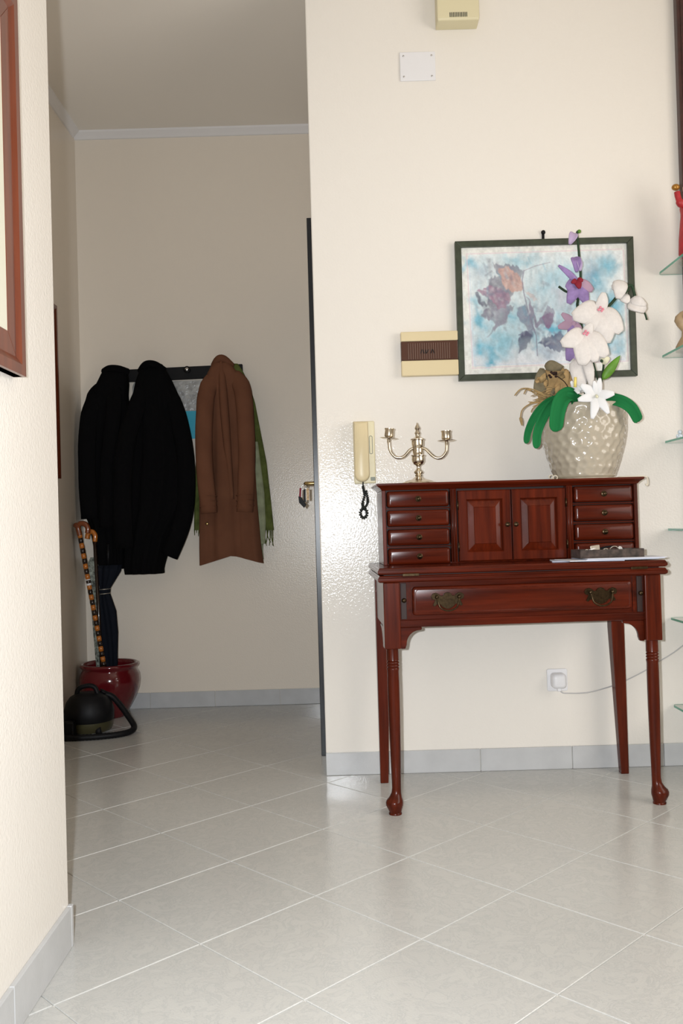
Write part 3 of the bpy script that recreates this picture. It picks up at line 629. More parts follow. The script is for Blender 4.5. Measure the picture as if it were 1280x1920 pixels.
# ------------------------------------------------------------------ framed print over the desk
def paint():
    """the watercolour: pale ground, turquoise washes and mauve autumn leaves, in crop units"""
    nx, ny = 300, 232
    xs = np.linspace(45, 1200, nx)[None, :].repeat(ny, 0); ys = np.linspace(66, 950, ny)[:, None].repeat(nx, 1)
    rng = np.random.RandomState(5)
    def noise(cx_, cy_):
        gq = rng.rand(cy_+2, cx_+2); u = (xs-45)/1155*cx_; v = (ys-66)/884*cy_
        i = np.clip(u.astype(int), 0, cx_); j = np.clip(v.astype(int), 0, cy_); fu = u-i; fv = v-j
        fu = fu*fu*(3-2*fu); fv = fv*fv*(3-2*fv)
        return (gq[j, i]*(1-fu)+gq[j, i+1]*fu)*(1-fv)+(gq[j+1, i]*(1-fu)+gq[j+1, i+1]*fu)*fv
    n1 = noise(9, 7); n2 = noise(22, 17); n3 = noise(60, 30); n4 = noise(90, 14)
    wx = xs+(n2-.5)*70+(n3-.5)*26; wy = ys+(noise(20, 16)-.5)*70+(noise(55, 40)-.5)*26
    col = np.zeros((ny, nx, 3)); col[:] = (.80, .79, .74)
    def blend(mask, c, amt=1.):
        mk = np.clip(mask, 0, 1)[..., None]*amt; col[:] = col*(1-mk)+np.array(c)*mk
    inside = ((xs > 98) & (xs < 1172) & (ys > 112) & (ys < 892)).astype(float)
    blend(inside, (.74, .78, .79), .8)
    vign = np.clip(1-(((wx-620)/560)**6+((wy-480)/390)**6), 0, 1)
    blend(vign*(n1*.6+n4*.4), (.40, .58, .66), .9)
    blend(np.clip((wy-700)/200, 0, 1)*inside, (.70, .71, .78), .5)
    def blob(x, y, rx, ry, c, amt):
        d = ((wx-x)/rx)**2+((wy-y)/ry)**2; blend(np.exp(-d*1.1)*(.55+.75*n2), c, amt)
    TQ = (.10, .41, .56); LB = (.27, .52, .62); GB = (.16, .28, .40); GP = (.165, .145, .20); DB = (.06, .07, .145)
    for q in ((120, 185, 60, 45, TQ, .7), (180, 260, 70, 60, GB, .5), (150, 420, 60, 60, LB, .7), (160, 590, 70, 70, TQ, .8), (210, 790, 110, 75, TQ, .95), (330, 730, 110, 80, LB, .9), (230, 850, 40, 26, TQ, .9),
              (420, 560, 60, 90, LB, .7), (450, 160, 130, 40, LB, .7), (620, 330, 110, 110, LB, .5), (690, 640, 60, 50, TQ, .9), (720, 560, 50, 50, LB, .6), (800, 270, 90, 70, LB, .6), (960, 290, 60, 110, GB, .8), (1000, 330, 60, 100, TQ, .6),
              (1080, 215, 70, 60, TQ, .75), (1110, 500, 60, 90, TQ, .85), (1120, 620, 50, 70, TQ, .7), (1110, 770, 70, 60, TQ, .8), (640, 830, 60, 50, GB, .45), (560, 740, 50, 80, LB, .6), (940, 560, 80, 90, LB, .4), (760, 440, 70, 90, (.50, .50, .56), .7)):
        blob(*q)
    def poly(pts, c, amt, soft=9, tex=.5):
        P = np.array(pts, float); ins = np.zeros(xs.shape, bool); dist = np.full(xs.shape, 1e9)
        px_ = xs+(n3-.5)*22; py_ = ys+(n4-.5)*22
        for k in range(len(P)):
            (x0, y0), (x1, y1) = P[k], P[(k+1) % len(P)]
            cond = ((y0 > py_) != (y1 > py_)); xi = (x1-x0)*(py_-y0)/((y1-y0) if y1 != y0 else 1e-6)+x0
            ins ^= cond & (px_ < xi)
            t = np.clip(((px_-x0)*(x1-x0)+(py_-y0)*(y1-y0))/((x1-x0)**2+(y1-y0)**2), 0, 1)
            dist = np.minimum(dist, np.hypot(px_-x0-t*(x1-x0), py_-y0-t*(y1-y0)))
        sd = np.where(ins, dist, -dist); blend(np.clip(.5+sd/soft, 0, 1)*(1-tex+tex*(n2*.7+n3*.6)), c, amt)
    poly([(232, 290), (300, 262), (258, 178), (330, 188), (452, 205), (470, 250), (440, 330), (380, 430), (300, 480), (190, 500), (160, 540), (260, 560), (215, 470)], GP, .85)
    poly([(140, 380), (150, 440), (205, 490), (215, 470), (175, 440), (165, 380)], (.12, .12, .17), .9)
    poly([(165, 530), (245, 485), (400, 480), (340, 600), (270, 640), (215, 690), (275, 600), (205, 555)], (.24, .22, .28), .92)
    poly([(300, 210), (372, 208), (440, 258), (476, 320), (462, 372), (400, 390), (350, 358), (312, 285)], (.58, .38, .33), .97, tex=.22)
    poly([(150, 370), (245, 330), (300, 345), (368, 398), (386, 440), (350, 492), (290, 490), (252, 440)], (.36, .23, .31), .95, tex=.25)
    poly([(485, 380), (520, 390), (570, 440), (540, 450)], (.62, .50, .48), .7)
    poly([(420, 500), (480, 470), (520, 540), (540, 640), (500, 650), (430, 560)], (.20, .21, .29), .88)
    poly([(500, 420), (540, 500), (560, 600), (600, 560), (640, 480), (690, 530), (660, 640), (600, 610), (560, 640), (520, 560)], (.26, .22, .30), .85)
    poly([(605, 560), (660, 530), (690, 560), (650, 640), (600, 620)], (.22, .12, .22), .8)
    poly([(418, 812), (430, 720), (490, 650), (520, 690), (470, 780)], (.08, .075, .14), .92)
    poly([(430, 690), (480, 655), (540, 640), (520, 700)], (.12, .12, .20), .8)
    poly([(570, 745), (615, 700), (680, 690), (720, 660), (765, 740), (760, 800), (700, 810), (640, 780)], DB, .85)
    def line(pts, wd, c, amt):
        d = np.full(xs.shape, 1e9)
        for (x0, y0), (x1, y1) in zip(pts, pts[1:]):
            t = np.clip(((xs-x0)*(x1-x0)+(ys-y0)*(y1-y0))/((x1-x0)**2+(y1-y0)**2), 0, 1)
            d = np.minimum(d, np.hypot(xs-x0-t*(x1-x0), ys-y0-t*(y1-y0)))
        blend(np.clip(1.3-d/wd, 0, 1), c, amt)
    line([(480, 235), (466, 300), (475, 390), (500, 510), (525, 610), (552, 690), (556, 830)], 5, (.24, .22, .30), .75)
    line([(480, 236), (560, 205), (665, 182)], 3, (.32, .26, .32), .7)
    line([(300, 225), (360, 290), (410, 330), (465, 345)], 3, (.55, .35, .33), .6)
    line([(270, 345), (330, 420), (345, 485)], 3, (.36, .25, .33), .6)
    for q in range(190):
        a_ = rng.rand()
        if a_ < .42: x, y = rng.normal(290, 85), rng.normal(400, 130)
        elif a_ < .70: x, y = rng.normal(600, 90), rng.normal(590, 120)
        elif a_ < .80: x, y = rng.normal(690, 60), rng.normal(730, 45)
        else: x, y = rng.uniform(120, 1150), rng.uniform(140, 860)
        if not (115 < x < 1150 and 130 < y < 870): continue
        ang = rng.normal(1.15, .6); ln = rng.uniform(18, 62)
        cc = ((.13, .12, .18), (.22, .19, .26), (.12, .22, .32), (.62, .68, .70))[rng.randint(4)] if a_ < .8 else ((.10, .36, .50), (.70, .76, .78))[rng.randint(2)]
        line([(x, y), (x+ln*math.cos(ang), y+ln*math.sin(ang))], rng.uniform(6, 16), cc, rng.uniform(.12, .32))
    col[:] = np.clip(col*(1+(n3[..., None]-.5)*.22+(noise(140, 110)[..., None]-.5)*.14), 0, 1)
    for pp in ([(82, 108), (1168, 104)], [(1178, 110), (1186, 885)], [(98, 905), (1180, 885)], [(84, 108), (104, 905)]):
        line(pp, 4, (.72, .55, .62), .65)
    line([(98, 122), (118, 890), (1160, 872)], 3, (.45, .55, .72), .4)
    for x0, x1, y in ((300, 345, 928), (352, 362, 928), (372, 440, 926), (118, 140, 938), (110, 145, 926)):
        line([(x0, y), (x1, y-1)], 3, (.45, .44, .42), .55)
    return col, nx, ny
def picture():
    T = thing('framed_print', 'dark green framed watercolour print of leaves above the desk', 'picture', (.743, WY, 1.626))
    hw, hh = .3155, .2475; fwid = .022
    for name_, pts in (('frame_rail', [(-hw, hh), (hw, hh), (hw-fwid, hh-fwid), (-hw+fwid, hh-fwid)]), ('frame_rail', [(-hw, -hh), (-hw+fwid, -hh+fwid), (hw-fwid, -hh+fwid), (hw, -hh)]),
                       ('frame_stile', [(-hw, -hh), (-hw, hh), (-hw+fwid, hh-fwid), (-hw+fwid, -hh+fwid)]), ('frame_stile', [(hw, -hh), (hw-fwid, -hh+fwid), (hw-fwid, hh-fwid), (hw, hh)])):
        MB().prism(pts, -.024, -.001).build(name_, M_FRAMEG, T, bevel=.002)
    col, nx, ny = paint(); x0, x1, z0, z1 = -hw+fwid, hw-fwid, -hh+fwid, hh-fwid
    mb = MB(); mb.v = [(x0+(x1-x0)*i/(nx-1), -.012, z1-(z1-z0)*j/(ny-1)) for j in range(ny) for i in range(nx)]
    mb.f = [(j*nx+i, (j+1)*nx+i, (j+1)*nx+i+1, j*nx+i+1) for j in range(ny-1) for i in range(nx-1)]
    mt = mat('printed_watercolour', (.8, .8, .8), .35); nt = mt.node_tree
    at = nt.nodes.new('ShaderNodeVertexColor'); at.layer_name = 'paint'; nt.links.new(at.outputs['Color'], nt.nodes['Principled BSDF'].inputs['Base Color'])
    me = bpy.data.meshes.new('print'); me.from_pydata(mb.v, [], mb.f); me.materials.append(mt)
    ca = me.color_attributes.new('paint', 'FLOAT_COLOR', 'POINT'); ca.data.foreach_set('color', np.concatenate([col.reshape(-1, 3), np.ones((nx*ny, 1))], 1).ravel().astype(np.float32))
    o = bpy.data.objects.new('print', me); C.objects.link(o); o.parent = T
    MB().box(x0, x1, -.011, -.002, z0, z1).build('backing', M_MAT, T)
    k = thing('picture_hook', 'small black hook on the wall above the green framed print', 'hook', (.7445, WY, 1.892))
    MB().box(-.0045, .0045, -.006, 0, -.017, .014).build('hook_plate', M_BLACK, k, bevel=.001)
    MB().ball((0, -.007, .009), .008, 10, 8).build('nail_head', M_BLACK, k, True)
picture()

# ------------------------------------------------------------------ fittings on the main wall
def fusebox():
    T = thing('fuse_box', 'yellowed fuse box with brown ribbed window beside the framed print', 'fuse box', (.3265, WY, 1.478))
    hw = .1005
    MB().box(-hw, hw, -.030, 0, .044, .078).build('upper_cover', M_CREAMP, T, bevel=.003)
    MB().box(-hw, hw, -.030, 0, -.078, -.024).build('lower_cover', M_CREAMP, T, bevel=.003)
    MB().box(-hw, hw, -.022, 0, -.024, .044).build('window_bed', M_BROWNP, T)
    wn = MB().box(-hw+.001, hw-.001, -.031, -.022, -.023, .043).build('window_flap', M_BROWNP, T, bevel=.002)
    for k in range(19):
        x = -.076+.0080*k
        MB().box(x, x+.0026, -.0328, -.0305, -.020, .036).build('rib', M_BROWNR, wn)
    mk = MB()
    for x, q in ((-.030, .3), (-.022, -.3), (-.014, .0), (-.008, .5), (.006, .3), (.013, -.3)):
        mk.add([(x-.0015+q*.008, -.0332, .013), (x+.0015+q*.008, -.0332, .013), (x+.0015-q*.008, -.0332, -.001), (x-.0015-q*.008, -.0332, -.001)], [(0, 1, 2, 3)])
    mk.build('worn_marking', M_BLACK, wn)
fusebox()
def plate():
    T = thing('blanking_plate', 'white square blanking plate with four screws high on wall', 'wall plate', (.3165, WY, 2.509))
    MB().box(-.0635, .0635, -.006, 0, -.0515, .0515).build('cover', M_WHITEP, T, bevel=.002)
    for sx in (-1, 1):
        for sz in (-1, 1):
            s_ = MB().lathe([(.0034, 0), (.0034, .0012), (.002, .0018)], seg=12).build('screw', M_STEEL, T, True)
            s_.matrix_local = Matrix.Translation((sx*.050, -.0058, sz*.037)) @ Matrix.Rotation(PI/2, 4, 'X')
plate()
def siren():
    T = thing('doorbell_chime', 'pale yellow chime box with a vent grille mounted near the ceiling', 'chime', (.458, WY, 2.70))
    b_ = MB().loft([[(-.0735, 0, z-.0), (.0735, 0, z), (.0735-i, -.066+j, z), (-.0735+i, -.066+j, z)] for z, i, j in ((-.062, .002, .004), (-.055, 0, 0), (.10, 0, 0), (.104, .002, .004))]).build('case', M_CREAML, T, bevel=.003)
    for k in range(11):
        x = -.030+.0058*k
        MB().box(x, x+.0026, -.0672, -.064, -.052, -.036).build('slot', M_DARKRUB, T)
siren()
def phone():
    T = thing('intercom_phone', 'yellowed wall intercom handset with a dark coiled cord', 'intercom', (.0865, WY, 1.135))
    MB().box(-.038, .038, -.022, 0, -.109, .111).build('wall_base', M_CREAML, T, bevel=.004)
    # slotted hook recess and small grey key on the base
    gr = [(x, -.0225, z) for x, z in rrect(.019, .029, -.005, .058, .0045)]; gr.append(gr[0])
    MB().tube(gr, .0010, 6).build('recess_line', M_GREYP, T, True)
    MB().box(.020, .036, -.0245, -.02, -.100, -.087).build('button', M_GREYP, T, bevel=.001)
    n = 9
    ol = [(-.036, .108), (-.037, -.075)]+[(-.0105-.0265*math.cos(t), -.078-.027*math.sin(t)) for t in [k*PI/n for k in range(n+1)]]+[(.016, -.075), (.0145, .108)]
    hs = MB(); rings = []
    for sc, y in ((1., -.024), (1., -.040), (.985, -.046), (.94, -.051), (.82, -.054)):
        rings.append([(-.0105+(x+.0105)*sc, y - (.006 if z < -.05 and y < -.03 else 0), z*(.5+.5*sc)) for x, z in ol])
    hs.loft(rings); h_ = hs.build('handset', M_CREAMP, T, True, auto=.8)
    # cord: a plain tail, a doubled coil and a loop at the bottom
    cd_ = []
    main = smooth_path([(-.008, -.034, -.104), (-.008, -.034, -.125), (-.004, -.034, -.150), (-.012, -.034, -.180), (-.009, -.034, -.196)], 30)
    for i, p in enumerate(main):
        t = i/len(main); r = .0006 if t < .18 else .0062
        cd_.append(p+Vector((r*math.cos(i*.9)*.6, -r*math.sin(i*.9), 0)))
    MB().tube(cd_, .0023, 6).build('cord', M_DARKRUB, T, True)
    cd2 = []
    lp = [(-.009+.0115*math.sin(t), -.034, -.214+.0165*math.cos(t)) for t in [k*2*PI/110 for k in range(111)]]
    for i, p in enumerate(lp): cd2.append(Vector(p)+Vector((.0042*math.sin(i*.75)*math.sin(2*PI*i/110), .0052*math.cos(i*.75), .0042*math.sin(i*.75)*math.cos(2*PI*i/110))))
    MB().tube(cd2, .0022, 6).build('cord_loop', M_DARKRUB, T, True)
    cd3 = []
    m3 = smooth_path([(.001, -.036, -.135), (.006, -.036, -.160), (.005, -.036, -.180), (-.006, -.036, -.197)], 30)
    for i, p in enumerate(m3): cd3.append(p+Vector((.0055*math.cos(i*.9)*.6, -.0055*math.sin(i*.9), 0)))
    MB().tube(cd3, .0022, 6).build('cord', M_DARKRUB, T, True)
phone()
def socket():
    T = thing('wall_socket', 'white wall socket low on the wall under the desk', 'socket', (.7445, WY, .3135))
    MB().prism(rrect(-.036, .036, -.039, .039, .006), -.008, 0).build('plate', M_WHITEP, T, bevel=.002)
    P = thing('power_adapter', 'white rounded plug with thin grey cable in the wall socket', 'plug', (.7445, WY-.008, .3135))
    rings = []
    for s_, y in ((1, 0), (1, -.022), (.96, -.030), (.85, -.036), (.55, -.039)):
        rings.append([(x*s_, y, z*s_) for x, z in rrect(-.025, .025, -.026, .027, .013)])
    MB().loft(rings).build('body', M_WHITEP, P, True, auto=.9)
    MB().box(-.007, .007, -.030, -.014, -.036, -.022).build('strain_relief', M_WHITEP, P, bevel=.003)
    cab = smooth_path([(.003, -.022, -.034), (.010, -.024, -.040), (.024, -.025, -.0425), (.098, -.026, -.042), (.182, -.020, -.024), (.226, -.016, -.010), (.309, -.016, .029), (.357, -.02, .060), (.401, -.03, .089), (.440, -.046, .124), (.50, -.06, .18), (.56, -.06, .19), (.60, -.06, .12), (.61, -.06, -.08)], 6)
    MB().tube(cab, .0021, 6).build('cable', M_CABLE, P, True)
socket()

# ------------------------------------------------------------------ letters, tray and keys on the desk
dk = Matrix.Translation((.104, 2.728, 0)) @ Matrix.Rotation(math.radians(2.1), 4, 'Z')
def paper(pts, z, th, m_, label, lift=0.):
    P = [dk @ Vector((x, y, z)) for x, y in pts]; mb = MB(); n = len(P)
    mb.add([(p.x, p.y, z) for p in P]+[(p.x, p.y, z+th) for p in P], [(3, 2, 1, 0), (4, 5, 6, 7)]+[(i, (i+1) % 4, (i+1) % 4+4, i+4) for i in range(4)])
    return tag(mb.build('letter', m_), label, 'paper', 'letters on the desk')
z = .7485
paper([(.548, .060), (.760, .016), (.785, .140), (.573, .184)], z, .0022, M_PAPERB, 'bluish envelope lowest in the letters on the desk'); z += .0024
paper([(.588, .006), (.870, .022), (.862, .165), (.580, .150)], z, .0020, M_PAPER, 'white letter lying across the bluish envelope'); z += .0022
paper([(.640, .010), (.884, .010), (.884, .170), (.640, .170)], z, .0018, M_PAPERB, 'thin pale blue letter between two white letters'); z += .0020
paper([(.650, .030), (.892, .016), (.896, .150), (.654, .165)], z, .0018, M_PAPER, 'top white letter directly under the small tray'); z += .0020
def tray(z):
    p = dk @ Vector((.635, .055, z))
    T = thing('trinket_tray', 'shallow dark worn tray holding keys on the stacked letters', 'tray', p, math.radians(3))
    l, d_, hgt = .203, .095, .026
    MB().box(0, l, 0, d_, 0, .003).build('bottom', M_TRAY, T)
    for x0, x1, y0, y1 in ((0, l, 0, .004), (0, l, d_-.004, d_), (0, .004, .004, d_-.004), (l-.004, l, .004, d_-.004)):
        MB().box(x0, x1, y0, y1, .003, hgt).build('rim', M_TRAY, T, bevel=.0008, seg=1)
    def put(x, y, zz): return Matrix.Translation(p) @ Matrix.Rotation(math.radians(3), 4, 'Z') @ Vector((x, y, zz))
    # ring keys and odds and ends heaped in the tray
    def ring(name, label, x, y, zz, r, tilt, m_):
        pts = [(r*math.cos(t), -math.sin(tilt)*r*math.sin(t), math.cos(tilt)*r*math.sin(t)) for t in [k*2*PI/24 for k in range(25)]]
        o = MB().tube(pts, .0017, 6).build(name, m_, None, True); o.location = put(x, y, zz); tag(o, label, 'key ring'); return o
    ring('key_ring', 'round brass key ring standing up in the small tray', .118, .03, .021, .014, .35, M_SHELL)
    ring('key_ring', 'small brass ring leaning beside the larger ring in tray', .092, .035, .020, .009, .6, M_SHELL)
    o = MB().prism(rrect(-.015, .015, -.009, .009, .003), -.003, .003).build('padlock_fob', M_SHELL, bevel=.001); o.location = put(.062, .045, .0295); o.rotation_euler = (0, -.12, .1); tag(o, 'pale square metal fob resting on the tray contents', 'fob')
    for k, (x, y, zz, rz, tl, m_) in enumerate(((.040, .030, .024, .2, -.35, M_SHELL), (.045, .055, .020, -.3, -.20, M_BLACK), (.150, .040, .023, .4, .3, M_STEEL), (.135, .060, .018, 1.2, .1, M_BRASS))):
        kk = thing('key', ('pale key tilted up in the tray beside the square fob', 'black-headed key lying behind the pale key', 'steel key leaning in the tray beside the round ring', 'dark brass key lying flat behind the rings in the tray')[k], 'key', put(x, y, zz), rz)
        kk.rotation_euler = (0, tl, rz)
        MB().prism([(.009*math.cos(t)-.012, .007*math.sin(t)) for t in [q*2*PI/14 for q in range(14)]], -.0011, .0011).build('bow', m_, kk)
        MB().prism([(-.004, -.002), (.022, -.002), (.019, .0005), (.016, -.0005), (.014, .002), (-.004, .002)], -.0009, .0009).build('blade', M_STEEL if m_ is not M_BRASS else M_BRASS, kk)
    cl = MB().tube(smooth_path([(0, 0, 0), (.03, .01, .010), (.06, 0, .012), (.09, .006, .004)], 6), .006, 8, flat=.5).build('black_strap', M_BLACK, None, True); cl.location = put(.072, .068, .020); tag(cl, 'black strap coiled at the back of the small tray', 'strap')
tray(z)

# ------------------------------------------------------------------ glass shelf unit on the right
def shelves():
    T = thing('glass_shelf_unit', 'dark mahogany upright carrying six green-edged glass shelves', 'shelf unit', (0, 0, 0))
    MB().box(1.234, 1.330, WY-.036, WY, .0, 2.80).build('upright', M_WOODD, T, bevel=.006)
    MB().box(1.245, 1.312, WY-.040, WY-.034, .05, 2.75).build('upright_panel', M_WOODD, T, bevel=.002)
    MB().box(1.68, 1.78, WY-.036, WY, .0, 2.80).build('upright', M_WOODD, T, bevel=.006)
    x0, x1, y0, y1 = 1.149, 1.86, 2.86, WY-.004
    for k, z in enumerate((1.741, 1.445, 1.142, .833, .519, .212)):
        pl = rrect(x0, x1, y0, y1, .018, 5)
        MB().prismz(pl, z-.0035, z+.0035).build('glass_shelf', M_GLASS, T)
        q = rrect(x0-.0006, x1+.0006, y0-.0006, y1+.0006, .0186, 5); n = len(q); mb = MB()
        inner = rrect(x0+.0004, x1-.0004, y0+.0004, y1-.0004, .0176, 5)
        mb.loft([[(x, y, z-.0037) for x, y in q], [(x, y, z+.0037) for x, y in q], [(x, y, z+.0037) for x, y in inner], [(x, y, z-.0037) for x, y in inner], [(x, y, z-.0037) for x, y in q]], cap=False)
        MB.build(mb, 'polished_edge', M_GLASSE, T)
    return T
shelves()
def figurines():
    T = thing('red_figurine', 'tall red robed figurine with golden headdress on the top glass shelf', 'figurine', (1.220, 3.07, 1.745))
    MB().lathe([(.040, 0), (.045, .004), (.043, .012), (.036, .014)], seg=24).build('plinth', M_FIGTAN, T, True, auto=.8)
    MB().lathe([(.036, .012), (.044, .03), (.042, .08), (.037, .13), (.033, .165), (.036, .185), (.030, .205), (.014, .215)], seg=28).build('robe', M_FIGRED, T, True)
    MB().ball((0, 0, .236), (.020, .021, .026), 16, 12).build('head', M_FIGSKIN, T, True)
    MB().lathe([(.023, .245), (.024, .258), (.014, .272), (.003, .29)], seg=20).build('headdress', M_FIGGOLD, T, True)
    ar = MB().tube(smooth_path([(-.022, -.005, .198), (-.038, -.012, .196), (-.047, -.014, .218), (-.050, -.014, .236)], 5), [.013]*8+[.010]*8, 10).build('arm', M_FIGRED, T, True)
    MB().ball((-.054, -.014, .252), (.014, .012, .011), 14, 10).build('golden_bowl', M_FIGGOLD, ar, True)
    MB().tube(smooth_path([(.022, -.005, .198), (.042, -.015, .175), (.030, -.036, .150)], 5), .012, 10).build('arm', M_FIGRED, T, True)
    T = thing('carved_figurine', 'carved tan wooden figurine on the second glass shelf', 'figurine', (1.205, 3.10, 1.449))
    R = []
    for z_, x, rx, ry in ((0, -.004, .036, .026), (.012, -.004, .036, .026), (.030, -.002, .028, .022), (.050, .004, .022, .018), (.066, .004, .021, .018), (.085, -.006, .027, .020), (.102, -.008, .034, .022), (.118, -.004, .034, .021), (.132, .004, .026, .018), (.140, .008, .012, .010)):
        R.append([(x+rx*math.cos(t), ry*math.sin(t), z_) for t in [k*2*PI/24 for k in range(24)]])
    MB().loft(R).build('body', M_FIGTAN, T, True)
    MB().ball((-.012, -.018, .112), (.010, .010, .012), 10, 8).build('snout', M_FIGTAN, T, True)
    T = thing('china_figurine', 'tiny blue and white china figurine on the third glass shelf', 'figurine', (1.180, 3.13, 1.1458))
    MB().lathe([(.010, 0), (.012, .003), (.0125, .009), (.009, .016), (.005, .020)], seg=18).build('body', M_FIGBL, T, True)
    MB().ball((0, 0, .0255), (.0075, .007, .0070), 12, 8).build('head', M_FIGBL, T, True)
    MB().ball((-.010, -.002, .012), (.004, .004, .006), 8, 6).build('wing', M_FIGBL, T, True)
figurines()

# ------------------------------------------------------------------ pictures on the left walls
def wall_picture(name, label, X, y0, y1, z0, z1, wid, dep, glass, dark=M_MAT):
    T = thing(name, label, 'picture', (X, (y0+y1)/2, (z0+z1)/2)); hy, hz = (y1-y0)/2, (z1-z0)/2
    def piece(nm, pts):
        n = len(pts); A = [(0.0015, y, z) for y, z in pts]; B_ = [(dep*.75, y, z) for y, z in pts]; cy = sum(p[0] for p in pts)/n; cz = sum(p[1] for p in pts)/n
        MB().add(A+B_, [tuple(range(n)), tuple(range(2*n-1, n-1, -1))]+[(i, (i+1) % n, (i+1) % n+n, i+n) for i in range(n)]).build(nm, M_FRAME, T, bevel=.001)
    w = wid
    for nm, pts in (('frame_rail', [(-hy, hz), (hy, hz), (hy-w, hz-w), (-hy+w, hz-w)]), ('frame_rail', [(-hy, -hz), (-hy+w, -hz+w), (hy-w, -hz+w), (hy, -hz)]),
                    ('frame_stile', [(-hy, -hz), (-hy, hz), (-hy+w, hz-w), (-hy+w, -hz+w)]), ('frame_stile', [(hy, -hz), (hy-w, -hz+w), (hy-w, hz-w), (hy, hz)])): piece(nm, pts)
    # raised outer moulding, mitred, sloping towards the picture
    o_ = MB(); wi = w*.45
    def sq(i, x): return [(x, -hy+i, -hz+i), (x, hy-i, -hz+i), (x, hy-i, hz-i), (x, -hy+i, hz-i)]
    o_.loft([sq(0, .002), sq(0, dep), sq(wi*.6, dep), sq(wi, dep*.74), sq(wi, .002), sq(0, .002)], cap=False); o_.build('outer_moulding', M_FRAME, T)
    MB().box(.0015, dep*.72, -hy+w*.9, hy-w*.9, -hz+w*.9, hz-w*.9).build('picture_sheet', dark, T)
    return T
wall_picture('framed_picture', 'large red-brown wooden frame around a plain ivory picture', LX, 1.02, 1.690, 1.178, 1.890, .072, .026, True)
T = wall_picture('hall_picture', 'tall red-brown frame on the hall wall beside the coats', HX, 3.42, 4.065, 1.125, 1.905, .05, .024, True, M_HALLPIC)

# ------------------------------------------------------------------ coat rack and clothes
def rack():
    T = thing('coat_rack', 'black wall coat rack board with chrome-tipped pegs', 'coat rack', (-.80, BY, 1.655)); T.rotation_euler = (0, -.020, 0)
    MB().box(-.31, .33, -.022, 0, -.031, .031).build('board', M_BLACK, T, bevel=.003)
    for x in (-.285, -.11, .062, .235):
        p = MB().lathe([(.010, 0), (.010, .020), (.013, .026), (.017, .034), (.018, .042), (.016, .046)], seg=18).build('peg', M_BLACK, T, True)
        p.matrix_local = Matrix.Translation((x, -.022, .008)) @ Matrix.Rotation(PI/2, 4, 'X')
        c = MB().ball((0, 0, 0), (.0105, .0105, .007), 14, 8).build('peg_tip', M_STEEL, p, True); c.matrix_local = Matrix.Translation((0, 0, .047))
rack()

def garment(rows, folds, n=64, m_=44, hem=None, seed=0, back=BY-.006):
    """hanging cloth: rows = (z, x left, x right, depth off the wall); folds = (count, amplitude, phase)"""
    rng = random.Random(seed); zs = [r[0] for r in rows]; zz = np.array(zs)[::-1]
    ip = lambda c, z: float(np.interp(z, zz, np.array([r[c] for r in rows])[::-1]))
    rings = []
    for i in range(m_):
        u = i/(m_-1); z = zs[0]+(zs[-1]-zs[0])*u**.92
        xl, xr, d = ip(1, z), ip(2, z), ip(3, z); xc, hw = (xl+xr)/2, (xr-xl)/2; ring = []
        for j in range(n):
            t = 2*PI*j/n; c, s_ = math.cos(t), math.sin(t)
            x = xc+hw*(abs(c)**.8)*(1 if c > 0 else -1); fr = max(0, -s_)
            y = back-d*.5+d*.5*(abs(s_)**.7)*(1 if s_ > 0 else -1)
            q = 0
            for cnt, amp, ph in folds: q += amp*math.cos(cnt*PI*(x-xc)/max(hw, .02)+ph+1.3*u)
            y += q*fr*min(1, u*2.2)*min(1, d/.06)
            zf = z
            if hem and i > m_-10: zf = z+hem((x-xl)/(xr-xl))*((i-(m_-10))/9)
            ring.append((x, min(y, back), zf))
        rings.append(ring)
    g_ = MB().loft(rings, cap=False); g_.add(rings[0], [tuple(range(n))]); return g_
def sleeve(path, w, d=.045):
    P = smooth_path(path, 6); n = len(P); rings = []
    for i, p in enumerate(P):
        u = i/(n-1); k = (w[0]+(w[1]-w[0])*u)*(.25+.75*min(1, u*5)**.6); dd = d*(.25+.75*min(1, u*4))
        t = (P[min(i+1, n-1)]-P[max(i-1, 0)]).normalized(); sd = t.cross(Vector((0, -1, 0))).normalized()
        rings.append([p+sd*(k*.5*math.cos(a_))+Vector((0, 1, 0))*(dd*.5*math.sin(a_))+Vector((0, .003*math.sin(9*u*PI+a_*2), 0)) for a_ in [2*PI*q/24 for q in range(24)]])
    return MB().loft(rings)
